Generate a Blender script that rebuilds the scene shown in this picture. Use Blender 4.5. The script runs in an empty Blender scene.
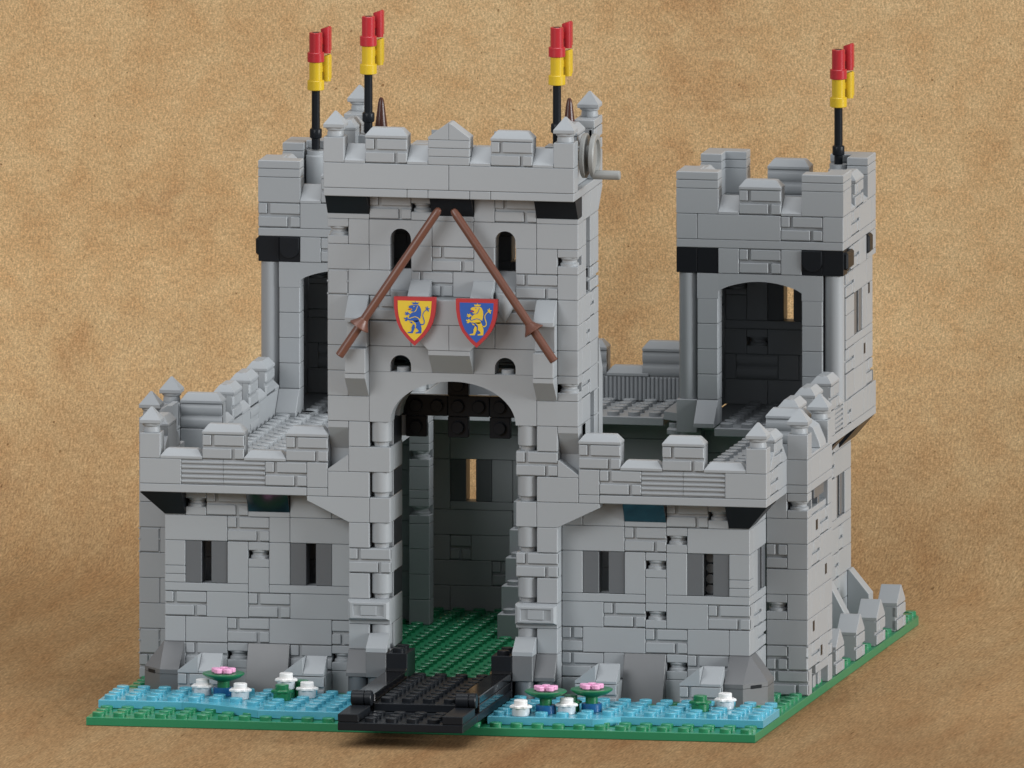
import bpy, math, random
from mathutils import Vector
random.seed(7)
U = 0.008                      # one stud pitch in metres; everything below is written in stud pitches
SC = bpy.context.scene
COL = SC.collection
PI = math.pi

# ------------------------------------------------------------------ materials
def newmat(name):
    m = bpy.data.materials.new(name); m.use_nodes = True
    nt = m.node_tree; b = nt.nodes['Principled BSDF']
    return m, nt, b

def plastic(name, col, rough=0.28, var=0.06, spec=0.5, trans=0.0, bump=0.04):
    m, nt, b = newmat(name)
    tc = nt.nodes.new('ShaderNodeTexCoord')
    geo = nt.nodes.new('ShaderNodeNewGeometry')
    # every brick is its own mesh island: a slight shade difference from one brick to the next
    mr = nt.nodes.new('ShaderNodeMapRange')
    mr.inputs['To Min'].default_value = 1 - var; mr.inputs['To Max'].default_value = 1 + var
    nt.links.new(geo.outputs['Random Per Island'], mr.inputs['Value'])
    mx = nt.nodes.new('ShaderNodeVectorMath'); mx.operation = 'SCALE'
    mx.inputs[0].default_value = col
    nt.links.new(mr.outputs['Result'], mx.inputs['Scale'])
    nt.links.new(mx.outputs['Vector'], b.inputs['Base Color'])
    no = nt.nodes.new('ShaderNodeTexNoise'); no.inputs['Scale'].default_value = 60
    nt.links.new(tc.outputs['Object'], no.inputs['Vector'])
    r2 = nt.nodes.new('ShaderNodeMapRange')
    r2.inputs['To Min'].default_value = max(0.02, rough - 0.06); r2.inputs['To Max'].default_value = rough + 0.08
    nt.links.new(no.outputs['Fac'], r2.inputs['Value'])
    nt.links.new(r2.outputs['Result'], b.inputs['Roughness'])
    n2 = nt.nodes.new('ShaderNodeTexNoise'); n2.inputs['Scale'].default_value = 110; n2.inputs['Detail'].default_value = 3
    nt.links.new(tc.outputs['Object'], n2.inputs['Vector'])
    bp = nt.nodes.new('ShaderNodeBump'); bp.inputs['Strength'].default_value = bump; bp.inputs['Distance'].default_value = 0.0006
    nt.links.new(n2.outputs['Fac'], bp.inputs['Height'])
    nt.links.new(bp.outputs['Normal'], b.inputs['Normal'])
    b.inputs['Specular IOR Level'].default_value = spec
    if trans:
        b.inputs['Transmission Weight'].default_value = trans
    return m

GREY = plastic('light_grey_plastic', (0.322, 0.342, 0.357), 0.42, 0.02, 0.35)
SLATE = plastic('slate_grey_plastic', (0.13, 0.134, 0.139), 0.36, 0.03)
SHUT = plastic('dark_grey_plastic', (0.115, 0.125, 0.135), 0.34, 0.02)
WARM = plastic('warm_grey_plastic', (0.27, 0.275, 0.265), 0.42, 0.02, 0.3)
BLACK = plastic('black_plastic', (0.0115, 0.0135, 0.0165), 0.3, 0.05, 0.14)
GLOSS = plastic('glossy_black_plastic', (0.006, 0.006, 0.007), 0.09, 0.05, 1.0, bump=0.004)
GREEN = plastic('green_plastic', (0.018, 0.20, 0.09), 0.3, 0.05)
LEAF = plastic('leaf_green_plastic', (0.01, 0.15, 0.055), 0.3, 0.04)
BLUE = plastic('medium_blue_plastic', (0.085, 0.36, 0.47), 0.24, 0.05)
DBLUE = plastic('dark_blue_plastic', (0.008, 0.09, 0.24), 0.28, 0.03)
WHITE = plastic('white_plastic', (0.75, 0.74, 0.73), 0.3, 0.02)
CLEAR = plastic('milky_plastic', (0.52, 0.57, 0.6), 0.25, 0.02)
PINK = plastic('pink_plastic', (0.78, 0.36, 0.58), 0.3, 0.04)
BROWN = plastic('reddish_brown_plastic', (0.125, 0.05, 0.032), 0.34, 0.02)
DBROWN = plastic('dark_brown_plastic', (0.062, 0.018, 0.010), 0.3, 0.02)
YELLOW = plastic('yellow_plastic', (0.62, 0.42, 0.02), 0.26, 0.02)
RED = plastic('red_plastic', (0.42, 0.022, 0.03), 0.26, 0.02)
SRED = plastic('shield_red', (0.40, 0.025, 0.028), 0.45, 0.0)
SYEL = plastic('shield_yellow', (0.66, 0.46, 0.03), 0.45, 0.0)
SBLU = plastic('shield_blue', (0.017, 0.085, 0.36), 0.45, 0.0)

# ------------------------------------------------------------------ mesh builder
class MB:
    def __init__(s):
        s.v = []; s.f = []; s.m = []; s.mats = []; s.cur = 0
        s.o = (0, 0, 0); s.d = 'F'
    def frame(s, d='F', x=0, y=0):
        s.d = d; s.o = (x, y); return s
    def mat(s, m):
        if m not in s.mats: s.mats.append(m)
        s.cur = s.mats.index(m); return s
    def P(s, a, b, c):
        # a along the wall, b into the wall, c up
        x, y = s.o[0], s.o[1]
        if s.d == 'F': return (x + a, y + b, c)        # faces -y
        if s.d == 'R': return (x - b, y + a, c)        # faces +x
        if s.d == 'L': return (x + b, y + a, c)        # faces -x
        if s.d == 'B': return (x + a, y - b, c)        # faces +y
    def add(s, vs, fs):
        n = len(s.v)
        s.v += [s.P(*p) for p in vs]
        for f in fs:
            s.f.append([n + i for i in f]); s.m.append(s.cur)
        return s
    def box(s, a0, a1, b0, b1, c0, c1, ch=0.028, g=0.007):
        a0 += g; a1 -= g; b0 += g; b1 -= g; c0 += g; c1 -= g
        ch = min(ch, (a1-a0)/3, (b1-b0)/3, (c1-c0)/3)
        lo = (a0, b0, c0); hi = (a1, b1, c1)
        vs = []; idx = {}
        for sx in (0, 1):
            for sy in (0, 1):
                for sz in (0, 1):
                    for ax in range(3):
                        p = []
                        for k, sg in enumerate((sx, sy, sz)):
                            e = hi[k] if sg else lo[k]
                            if k != ax: e += (-ch if sg else ch)
                            p.append(e)
                        idx[(sx, sy, sz, ax)] = len(vs); vs.append(tuple(p))
        fs = []
        for ax in range(3):
            o1, o2 = [k for k in range(3) if k != ax]
            for sg in (0, 1):
                q = []
                for (p1, p2) in ((0, 0), (1, 0), (1, 1), (0, 1)):
                    t = [0, 0, 0]; t[ax] = sg; t[o1] = p1; t[o2] = p2
                    q.append(idx[(t[0], t[1], t[2], ax)])
                fs.append(q)
        for ax in range(3):         # edges parallel to ax
            o1, o2 = [k for k in range(3) if k != ax]
            for p1 in (0, 1):
                for p2 in (0, 1):
                    q = []
                    for e, fax in ((0, o1), (1, o1), (1, o2), (0, o2)):
                        t = [0, 0, 0]; t[ax] = e; t[o1] = p1; t[o2] = p2
                        q.append(idx[(t[0], t[1], t[2], fax)])
                    fs.append(q)
        for sx in (0, 1):
            for sy in (0, 1):
                for sz in (0, 1):
                    fs.append([idx[(sx, sy, sz, k)] for k in range(3)])
        return s.add(vs, fs)
    def prism(s, poly, axis, t0, t1, g=0.007, ch=0.02):
        # poly: list of 2d points; axis 'a': poly in (b,c); 'b': poly in (a,c); 'c': poly in (a,b)
        n = len(poly)
        t0 += g; t1 -= g
        cx = sum(p[0] for p in poly)/n; cy = sum(p[1] for p in poly)/n
        def sh(k):
            out = []
            for i in range(n):
                p0 = Vector(poly[i-1]); p1 = Vector(poly[i]); p2 = Vector(poly[(i+1) % n])
                d1 = (p1-p0).normalized(); d2 = (p2-p1).normalized()
                n1 = Vector((-d1.y, d1.x)); n2 = Vector((-d2.y, d2.x))
                w = n1 + n2
                if w.length < 1e-4: w = n1
                w = w.normalized() * (k / max(0.35, w.normalized().dot(n1)))
                out.append((p1.x + w.x, p1.y + w.y))
            return out
        ar = sum(poly[i-1][0]*poly[i][1]-poly[i][0]*poly[i-1][1] for i in range(n))
        sg = 1 if ar > 0 else -1
        base = sh(g*sg); ins = sh((g+ch)*sg)
        rings = [(ins, t0), (base, t0+ch), (base, t1-ch), (ins, t1)]
        def mk(p, t):
            return {'a': (t, p[0], p[1]), 'b': (p[0], t, p[1]), 'c': (p[0], p[1], t)}[axis]
        vs = [mk(p, t) for r, t in rings for p in r]
        fs = [list(range(n)), [3*n+i for i in range(n)]]
        for k in range(3):
            for i in range(n):
                j = (i+1) % n
                fs.append([k*n+i, k*n+j, (k+1)*n+j, (k+1)*n+i])
        return s.add(vs, fs)
    def lathe(s, ca, cb, prof, n=20, axis='c', a0=0.0, a1=2*PI, cc=0.0):
        # prof: (radius, position along axis); axis 'c' about (ca,cb); 'b' about (a=ca,c=cc); 'a' about (b=cb,c=cc)
        full = abs(a1-a0-2*PI) < 1e-6
        m = n if full else n+1
        vs = []
        for r, t in prof:
            for i in range(m):
                th = a0 + (a1-a0)*i/n
                p, q = r*math.cos(th), r*math.sin(th)
                if axis == 'c': vs.append((ca+p, cb+q, t))
                elif axis == 'b': vs.append((ca+p, t, cc+q))
                else: vs.append((t, cb+p, cc+q))
        fs = []
        for k in range(len(prof)-1):
            for i in range(n):
                j = (i+1) % m
                fs.append([k*m+i, k*m+j, (k+1)*m+j, (k+1)*m+i])
        fs.append([i for i in range(m)]); fs.append([(len(prof)-1)*m+i for i in range(m)])
        if not full:
            fs.append([k*m for k in range(len(prof))]); fs.append([k*m+m-1 for k in range(len(prof))])
        return s.add(vs, fs)
    def stud(s, a, b, c, n=16, r=0.3, h=0.2):
        return s.lathe(a, b, [(r, c-0.01), (r, c+h-0.03), (r-0.03, c+h)], n)
    def studs(s, a0, a1, b0, b1, c, n=12, skip=()):
        for i in range(int(round(a1-a0))):
            for j in range(int(round(b1-b0))):
                p = (a0+i+0.5, b0+j+0.5)
                if p in skip: continue
                s.stud(p[0], p[1], c, n)
        return s
    # ---- brick kinds (front at b=0)
    def masonry(s, a, w, c, h=1.2, d=1.0, b=0.0, flip=False):
        s.box(a, a+w, b+0.12, b+d, c, c+h, ch=0.01)
        gr = 0.06
        hh = h/2
        cuts_t = [0.485]; cuts_b = [1.46]
        if w == 1: cuts_t = []; cuts_b = [0.5]
        if w > 2: cuts_t = [0.485, 2.485]; cuts_b = [1.46]
        if flip: cuts_t, cuts_b = cuts_b, cuts_t
        for r, cuts in ((1, cuts_t), (0, cuts_b)):
            e = [0.0] + cuts + [w]
            for i in range(len(e)-1):
                l = a+e[i]+(gr if i > 0 else 0.0); rr = a+e[i+1]-(gr if i < len(e)-2 else 0.0)
                s.box(l, rr, b-0.0, b+0.3, c+r*hh+(0.045 if r == 0 else gr), c+(r+1)*hh-(gr if r == 0 else 0.03), ch=0.035)
        return s
    def logs(s, a, w, c, h=1.2, d=1.0, b=0.0):
        s.box(a, a+w, b+0.12, b+d, c, c+h, ch=0.01)
        for r in (0, 1):
            z0 = c+r*h/2+0.03; z1 = c+(r+1)*h/2-0.02
            pts = [(b+0.3, z0), (b+0.1, z0), (b+0.02, z0+0.1), (b, z0+0.2), (b, z1-0.2), (b+0.02, z1-0.1), (b+0.1, z1), (b+0.3, z1)]
            s.prism(pts, 'a', a, a+w, ch=0.01)
        return s
    def grille(s, a, w, c, h=1.2, d=1.0, b=0.0):
        s.box(a, a+w, b+0.1, b+d, c, c+h, ch=0.01)
        k = 5
        for i in range(k):
            z0 = c+0.03+i*(h-0.06)/k
            s.prism([(b+0.2, z0), (b+0.02, z0+0.05), (b, z0+0.08), (b, z0+0.14), (b+0.06, z0+0.19), (b+0.2, z0+0.2)], 'a', a, a+w, ch=0.008)
        return s
    def palisade(s, a, w, c, h=1.2, d=1.0, b=0.0):
        s.box(a, a+w, b+0.1, b+d, c, c+h, ch=0.01)
        n = int(w*5)
        for i in range(n):
            s.box(a+i*w/n+0.015, a+(i+1)*w/n-0.015, b, b+0.2, c+0.02, c+h-0.02, ch=0.05, g=0)
        return s
    def spool(s, a, c, h=1.2, d=1.0, b=0.0):
        s.box(a, a+1, b, b+d, c, c+h*0.34)
        s.box(a, a+1, b, b+d, c+h*0.67, c+h)
        z0 = c+h*0.34; z1 = c+h*0.67
        m = (z0+z1)/2
        s.lathe(a+0.5, b+0.46, [(0.45, z0-0.02), (0.45, z0+0.1), (0.42, z0+0.13), (0.36, z0+0.16), (0.36, z1-0.14), (0.41, z1-0.1), (0.44, z1-0.06), (0.44, z1+0.02)], 20)
        s.box(a, a+1, b+0.85, b+d, z0, z1, ch=0.01, g=0.004)
        return s
    def roundcol(s, a, c, h=1.2, b=0.0):
        s.lathe(a+0.5, b+0.5, [(0.34, c), (0.36, c+0.2), (0.46, c+0.24), (0.48, c+0.27), (0.48, c+h-0.03), (0.45, c+h)], 24)
        s.box(a, a+0.98, b+0.82, b+1.0, c, c+h, ch=0.01)
        return s
    def row(s, c, spec, a, h=1.2, d=1.0, b=0.0):
        for t in spec.split():
            k, w = t[0], float(t[1:])
            if k == 'P': s.box(a, a+w, b, b+d, c, c+h)
            elif k == 'M': s.masonry(a, w, c, h, d, b)
            elif k == 'N': s.masonry(a, w, c, h, d, b, flip=True)
            elif k == 'L': s.logs(a, w, c, h, d, b)
            elif k == 'G': s.grille(a, w, c, h, d, b)
            elif k == 'V': s.palisade(a, w, c, h, d, b)
            elif k == 'S': s.spool(a, c, h, d, b)
            elif k == 'C': s.roundcol(a, c, h, b)
            elif k == '-': pass
            elif k == 'R':
                s.box(a, a+w, b, b+d, c, c+h, ch=0.07)
                for q in (0.0, 0.5, 0.93):
                    for e in (a-0.02, a+w-0.06):
                        s.box(e, e+0.08, b-0.012, b+0.1, c+q*h+0.0, c+q*h+0.07, ch=0.005, g=0)
            a += w
        return a
    def cheese(s, a, c, face='F', b=0.0, w=1.0, h=0.8, lip=0.12, d=1.0):
        # slope whose low edge is at the front ('F'), at low a ('l') or at high a ('r')
        if face == 'F':
            s.prism([(b, c), (b+d, c), (b+d, c+h), (b+d-0.1, c+h), (b, c+lip)], 'a', a, a+w, ch=0.012)
        elif face == 'l':
            s.prism([(a, c), (a+w, c), (a+w, c+h), (a+w-0.06, c+h), (a, c+lip)], 'b', b, b+d, ch=0.012)
        elif face == 'r':
            s.prism([(a, c), (a+w, c), (a+w, c+lip), (a+0.06, c+h), (a, c+h)], 'b', b, b+d, ch=0.012)
        return s
    def cap(s, a, w, c, b=0.0, d=1.0, h=0.46, ov=0.0):
        g = 0.0
        a0, a1, b0, b1 = a-ov, a+w+ov, b-ov, b+d+ov
        i = 0.27
        vs = []
        rings = [(0.02, c+0.0), (0, c+0.03), (0, c+0.13), (i-0.03, c+h-0.03), (i+0.02, c+h)]
        for k, z in rings:
            vs += [(a0+k, b0+k, z), (a1-k, b0+k, z), (a1-k, b1-k, z), (a0+k, b1-k, z)]
        fs = [[0, 1, 2, 3], [16, 17, 18, 19]]
        for r in range(4):
            for j in range(4):
                fs.append([r*4+j, r*4+(j+1) % 4, r*4+4+(j+1) % 4, r*4+4+j])
        return s.add(vs, fs)
    # inverted slope jutting forward: top edge at b=-1, foot at b=0
    def invslope(s, a0, a1, c, h=1.2, lip=0.22, reach=1.0, foot=0.0):
        s.prism([(0.9, c), (0.9, c+h), (-reach, c+h), (-reach, c+h-lip), (0, c+foot), (0, c)], 'a', a0, a1, ch=0.015)
        return s

WORLD = {}
def build(name, mb, parent=None, label=None, origin=None, smooth=30):
    if mb.v:
        if origin is None:
            xs = [p[0] for p in mb.v]; ys = [p[1] for p in mb.v]; zs = [p[2] for p in mb.v]
            origin = ((min(xs)+max(xs))/2, (min(ys)+max(ys))/2, min(zs))
    me = bpy.data.meshes.new(name)
    me.from_pydata([((p[0]-origin[0])*U, (p[1]-origin[1])*U, (p[2]-origin[2])*U) for p in mb.v], [], mb.f)
    for m in mb.mats: me.materials.append(m)
    me.polygons.foreach_set('material_index', mb.m)
    import bmesh
    bm = bmesh.new(); bm.from_mesh(me)
    bmesh.ops.recalc_face_normals(bm, faces=bm.faces)
    bm.to_mesh(me); bm.free()
    me.polygons.foreach_set('use_smooth', [True]*len(me.polygons))
    me.set_sharp_from_angle(angle=math.radians(smooth))
    me.update()
    return link(name, me, origin, parent, label)

def link(name, data, origin, parent=None, label=None):
    o = bpy.data.objects.new(name, data); COL.objects.link(o)
    WORLD[o.name] = origin
    po = WORLD[parent.name] if parent else (0, 0, 0)
    o.location = [(origin[k]-po[k])*U for k in range(3)]
    if parent: o.parent = parent
    if label: o['label'] = label
    return o

def thing(name, label, cat, origin=(0, 0, 0), group=None):
    o = link(name, None, origin)
    o.empty_display_size = 0.01
    tag(o, label, cat, group); return o
def tag(o, label, cat, group=None):
    o['label'] = label; o['category'] = cat
    if group: o['group'] = group
def again(src, origin, parent=None, label=None):
    "a copy of a part (sharing its mesh) somewhere else"
    c = src.copy(); COL.objects.link(c); WORLD[c.name] = origin
    po = WORLD[parent.name] if parent else (0, 0, 0)
    c.parent = parent
    c.location = [(origin[k]-po[k])*U for k in range(3)]
    return c
def copy_thing(root, origin, label):
    r = root.copy(); COL.objects.link(r); WORLD[r.name] = origin
    r.location = [origin[k]*U for k in range(3)]; r['label'] = label
    for ch in list(root.children):
        c = ch.copy(); COL.objects.link(c); c.parent = r
        for g in list(ch.children):
            d = g.copy(); COL.objects.link(d); d.parent = c
    return r

# ================================================================== baseplate
bp = MB().mat(GREEN)
pts = [(0, 0), (32, 0), (32, 40)]
for i in range(1, 7):
    th = i/6*PI/2; pts.append((30.5+1.5*math.cos(th), 40+1.5*math.sin(th)))
for i in range(0, 7):
    th = PI/2+i/6*PI/2; pts.append((1.5+1.5*math.cos(th), 40+1.5*math.sin(th)))
# split along the length the way the real plates meet
bp.prism([(0, 0), (32, 0), (32, 16), (0, 16)], 'c', 0, 0.4, g=0.004, ch=0.02)
bp.prism([(0, 16), (32, 16), (32, 32), (0, 32)], 'c', 0, 0.4, g=0.004, ch=0.02)
bp.prism([(0, 32), (32, 32)] + pts[2:], 'c', 0, 0.4, g=0.004, ch=0.02)
for i in range(32):
    for j in range(41):
        x, y = i+0.5, j+0.5
        if x < 12.5 and 2 < y < 7 and x > 8 and x < 12: continue
        if 3.2 < y < 7: continue
        bp.stud(x, y, 0.4, 12)
base = build('baseplate', bp)
tag(base, 'flat green studded baseplate under the whole grey castle', 'baseplate')

# ================================================================== moat
fl_white = [(4.5, 5.5), (6.5, 4.5), (9.5, 5.5), (20.5, 1.5), (22.5, 2.5), (29.5, 5.5)]
fl_green = [(8.5, 4.5), (8.5, 6.5), (22.5, 3.5), (28.5, 4.5)]
fl_high = [(8.5, 5.5)]
lily_at = [(5.5, 5.5), (21.5, 2.5), (23.5, 3.5)]
taken = set(fl_white+fl_green+fl_high+lily_at)
def water(name, poly, front, seams, label):
    w = MB().mat(BLUE)
    for p in poly: w.prism(p, 'c', 0.41, 0.8, g=0.004, ch=0.02)
    x0 = min(q[0] for p in poly for q in p); x1 = max(q[0] for p in poly for q in p)
    for i in range(int(x0), int(x1)):
        for j in range(1, 7):
            x, y = i+0.5, j+0.5
            if (x, y) in taken or y < front(x): continue
            w.stud(x, y, 0.8, 16)
    o = build(name, w); tag(o, label, 'moat', 'blue moat plates beside the drawbridge'); o['kind'] = 'structure'
arcL = [(4+4*t, 3-2*(t**1.35)) for t in [i/8 for i in range(9)]]
water('moat_water', [[(0, 3), (4, 3), (4, 7), (0, 7)], arcL+[(8, 7), (4, 7)], [(8, 1), (13, 1), (13, 7), (8, 7)]],
      lambda x: 3 if x < 5 else (2.7 if x < 7 else (2 if x < 8 else 1)), None,
      'long blue studded moat plate left of the black drawbridge')
arcR = [(24+1.2*t, 1+t**2) for t in [i/5 for i in range(6)]]
water('moat_water', [[(19, 1), (24, 1), (24, 7), (19, 7)], arcR+[(25.2, 7), (24, 7)], [(25.2, 2), (32, 2), (32, 6), (25.2, 6)]],
      lambda x: 1 if x < 24 else 2, None,
      'long blue studded moat plate right of the black drawbridge')
# the last, stud-free strip of the right moat
# ================================================================== castle
CASTLE = thing('toy_castle', 'large grey brick toy castle with gatehouse, two rear towers and front wings', 'toy castle', (16, 20, 0.4))
GX = []

fin = MB().mat(GREY)
fin.lathe(0, 0, [(0.40, 0), (0.40, 0.16), (0.38, 0.2), (0.38, 0.27), (0.45, 0.32), (0.46, 0.42), (0.42, 0.45)], 24)
r = 0.5
vs = [(sx*q, sy*q, z) for q, z in ((r-0.03, 0.42), (r, 0.46), (r, 0.6), (0.04, 1.18)) for sx, sy in ((-1, -1), (1, -1), (1, 1), (-1, 1))]
fs = [[0, 1, 2, 3], [12, 13, 14, 15]]
for k in range(3):
    for j in range(4): fs.append([k*4+j, k*4+(j+1) % 4, k*4+4+(j+1) % 4, k*4+4+j])
fin.add(vs, fs)
FIN0 = None
def finial(x, y, z, parent):
    global FIN0
    if FIN0 is None:
        FIN0 = build('corner_finial', fin, parent, origin=(0, 0, 0))
        WORLD[FIN0.name] = (x, y, z); po = WORLD[parent.name]
        FIN0.location = [((x, y, z)[k]-po[k])*U for k in range(3)]
        return FIN0
    return again(FIN0, (x, y, z), parent)

MER = {}
def merlon(kind, d, x, y, z, parent):
    """kind: body token; d: facing; placed with its frame origin at x,y"""
    key = (kind, d)
    if key in MER: return again(MER[key], (x, y, z), parent)
    m = MB().mat(GREY).frame(d, 0, 0)
    w = float(kind[1:])
    if kind[0] == 'Q':      # low coping only
        m.cap(0, w, 0)
        m.box(0.3, 0.7, 0.35, 0.65, 0.40, 0.475, ch=0.01)
        o = build('coping', m, parent, origin=(0, 0, 0))
    else:
        if kind[0] == 'D':   # masonry outside, logs inside
            m.masonry(0, w, 0, 1.2, 0.6); 
            m.box(0, w, 0.6, 0.88, 0, 1.2, ch=0.01)
            for r_ in (0, 1):
                m.box(0, w, 0.72, 1.0, 0.03+r_*0.6, 0.58+r_*0.6, ch=0.1)
        else:
            m.row(0, kind, 0)
        m.cap(0, w, 1.2)
        m.box(w*0.5-0.75, w*0.5-0.4, 0.4, 0.6, 1.6, 1.675, ch=0.01)
        m.box(w*0.5+0.1, w*0.5+0.5, 0.4, 0.6, 1.6, 1.675, ch=0.01)
        o = build('merlon', m, parent, origin=(0, 0, 0))
    WORLD[o.name] = (x, y, z); po = WORLD[parent.name]
    o.location = [((x, y, z)[k]-po[k])*U for k in range(3)]
    MER[key] = o
    return o

def window_at(parent, d, fx, fy, a, c, h=2.0):
    "a pair of dark shutters with a slit between them"
    m = MB().mat(SHUT).frame(d, fx, fy)
    m.box(a, a+0.775, 0.04, 0.98, c, c+h, ch=0.02)
    m.box(a+1.225, a+2, 0.04, 0.98, c, c+h, ch=0.02)
    return build('window_shutter', m, parent)
def black_slope(parent, a0, a1, c, d, fx, fy, reach=0.57):
    m = MB().mat(GLOSS if c < 20 else BLACK).frame(d, fx, fy)
    m.prism([(0.985, c+0.25), (0.985, c+1.2), (-reach, c+1.2), (-reach, c+1.17), (0, c+0.25)], 'a', a0, a1, ch=0.01)
    m.mat(GREY).box(a0, a1, 0, 0.985, c, c+0.25, ch=0.015)
    return build('overhang_slope', m, parent)

# ---------------------------------------------------------------- front wings
def wing(right):
    W = MB().mat(GREY)
    f = W.frame('F', 0, 9)
    if not right:
        f.row(8.8, 'P1 S1 M2 -2 P2 P1', 2)
        f.row(7.6, 'P3 M2 P1 P3', 2)
        f.box(2, 3, 0, 1, 6.4, 7.6); f.box(2, 3, 0, 1, 6.0, 6.4); f.box(2, 3, 0, 1, 5.6, 6.0)
        f.box(5, 6, 0, 1, 5.6, 7.6); f.spool(6, 6.4); f.box(6, 7, 0, 1, 5.2, 6.4)
        f.box(7, 8, 0, 1, 5.6, 7.6); f.box(10, 11, 0, 1, 5.6, 7.6)
        f.box(2, 6, 0, 1, 5.2, 5.6); f.box(7, 11, 0, 1, 5.2, 5.6)
        f.row(4.0, 'M2 P2 M2 P3', 2)
        f.row(2.8, 'P1 P2 M2 P3 M1', 2)
        f.row(1.6, 'P1 M2 S1 P2 M2 S1', 2)
        f.row(0.4, 'P1 M2 P1 P2 M2 P1', 2)
    else:
        f.row(8.8, 'P1 P2 -2 M2 S1 P1', 21)
        f.row(7.6, 'P3 M2 S1 P3', 21)
        f.box(21, 22, 0, 1, 5.6, 7.6); f.box(24, 25, 0, 1, 5.6, 7.6)
        f.spool(25, 6.4); f.box(25, 26, 0, 1, 5.2, 6.4); f.box(26, 27, 0, 1, 5.6, 7.6)
        f.box(29, 30, 0, 1, 6.4, 7.6); f.box(29, 30, 0, 1, 6.0, 6.4); f.box(29, 30, 0, 1, 5.6, 6.0)
        f.box(21, 25, 0, 1, 5.2, 5.6); f.box(26, 30, 0, 1, 5.2, 5.6)
        f.row(4.0, 'P2 M2 S1 P2 M2', 21)
        f.row(2.8, 'N1 P3 M2 P2 P1', 21)
        f.row(1.6, 'M2 P1 P2 S1 M2 P1', 21)
        f.row(0.4, 'P1 M2 P3 M2 P1', 21)
    # plate and parapet
    x0 = 1 if not right else 22
    f.frame('F', 0, 8)
    if not right:
        f.box(1, 9, 0, 1, 10, 10.4); f.box(9, 10, 0, 1, 10, 10.4)
        f.row(10.4, 'P2 G2 G2 M2 P1', 1)
    else:
        f.box(22, 23, 0, 1, 10, 10.4); f.box(23, 31, 0, 1, 10, 10.4)
        f.row(10.4, 'P1 M2 G2 G2 P2', 22)
    cx = 1 if not right else 30
    f.box(cx, cx+1, 0, 1, 11.6, 12.8)
    # side walls of the wing (outer)
    f.frame('R' if right else 'L', 30 if right else 2, 9)
    f.box(1, 4, 0, 1, 7.6, 8.8); f.box(1, 4, 0, 1, 8.8, 10)
    f.box(1, 2, 0, 1, 5.6, 7.6)
    f.box(1, 4, 0, 1, 5.2, 5.6)
    f.row(4.0, 'M2 P1', 1); f.row(2.8, 'P1 M2', 1); f.row(1.6, 'N2 P1', 1); f.row(0.4, 'P3', 1)
    f.frame('R' if right else 'L', 31 if right else 1, 8)
    f.box(1, 5, 0, 1, 10, 10.4)
    f.row(10.4, 'M2 P2', 1)
    # inner wall behind the rooms
    f.frame('F', 0, 0)
    xa, xb = (21, 29) if right else (3, 11)
    for k in range(8): f.box(xa, xb, 12, 12.9, 0.4+1.2*k, 1.6+1.2*k)
    wobj = build('front_wing', W, CASTLE)
    # details
    if not right:
        window_at(wobj, 'F', 0, 9, 3, 5.6); window_at(wobj, 'F', 0, 9, 8, 5.6)
        black_slope(wobj, 6, 8, 8.8, 'F', 0, 9)
        merlon('M2', 'F', 4, 8, 11.6, wobj); merlon('M2', 'F', 8, 8, 11.6, wobj)
        merlon('Q2', 'F', 2, 8, 11.6, wobj); merlon('Q2', 'F', 6, 8, 11.6, wobj)
    else:
        window_at(wobj, 'F', 0, 9, 22, 5.6); window_at(wobj, 'F', 0, 9, 27, 5.6)
        window_at(wobj, 'R', 30, 9, 2, 5.6)
        m = MB().mat(SHUT)
        for k in range(4): m.lathe(28, 0, [(0.22, 9.6), (0.22, 9.9), (0.3, 9.92), (0.3, 10.6)], 16, axis='b', cc=5.85+0.5*k)
        m.box(27.7, 28.3, 10.5, 10.9, 5.6, 7.6)
        build('rack_pin', m, wobj)
        black_slope(wobj, 24, 26, 8.8, 'F', 0, 9)
        merlon('M2', 'F', 22, 8, 11.6, wobj); merlon('M2', 'F', 26, 8, 11.6, wobj)
        merlon('Q2', 'F', 24, 8, 11.6, wobj); merlon('Q2', 'F', 28, 8, 11.6, wobj)
    # side parapet: slope, merlon
    sd = 'R' if right else 'L'; sx = 31 if right else 1
    m = MB().mat(GREY).frame(sd, sx, 0)
    m.prism([(9, 11.6), (10, 11.6), (10, 12.4), (9.9, 12.4), (9, 11.75)], 'b', 0, 1) 
    build('coping', m, wobj)
    m = MB().mat(GREY).frame(sd, sx, 0)
    m.prism([(12, 11.6), (13, 11.6), (13, 11.75), (12.1, 12.4), (12, 12.4)], 'b', 0, 1)
    build('coping', m, wobj)
    merlon('M2', sd, sx, 10, 11.6, wobj)
    finial(1.5 if not right else 30.5, 8.5, 12.8, wobj)
    # black underside of the corner
    m = MB().mat(BLACK)
    if not right: xo, xi, xe, xq = 1.02, 2.02, 3, 3
    else: xo, xi, xe, xq = 30.98, 29.98, 29, 29
    zt, zb = 9.98, 8.85
    vs = [(xo, 8.02, zt), (xe, 8.02, zt), (xe, 8.98, zb), (xi, 8.98, zb), (xo, 10.5, zt), (xi, 10.5, zb), (xe, 10.5, zt), (xe, 10.5, zb)]
    fs = [[0, 1, 2, 3], [0, 3, 5, 4], [1, 2, 7, 6], [4, 5, 7, 6], [0, 1, 6, 4], [2, 3, 5, 7]]
    m.add(vs, fs); build('overhang_slope', m, wobj)
    # big sloping buttress at the foot of the wall
    bx = 6 if not right else 24
    m = MB().mat(SLATE).frame('F', 0, 9)
    m.prism([(0.0, 2.8), (-0.05, 2.8), (-0.92, 0.6), (-0.92, 0.4), (0.0, 0.4)], 'a', bx, bx+2, ch=0.015)
    build('wall_buttress', m, wobj)
    # faceted corner foot
    m = MB().mat(SLATE)
    s = 1 if not right else -1
    X = lambda v: (v if not right else 32-v)
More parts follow.
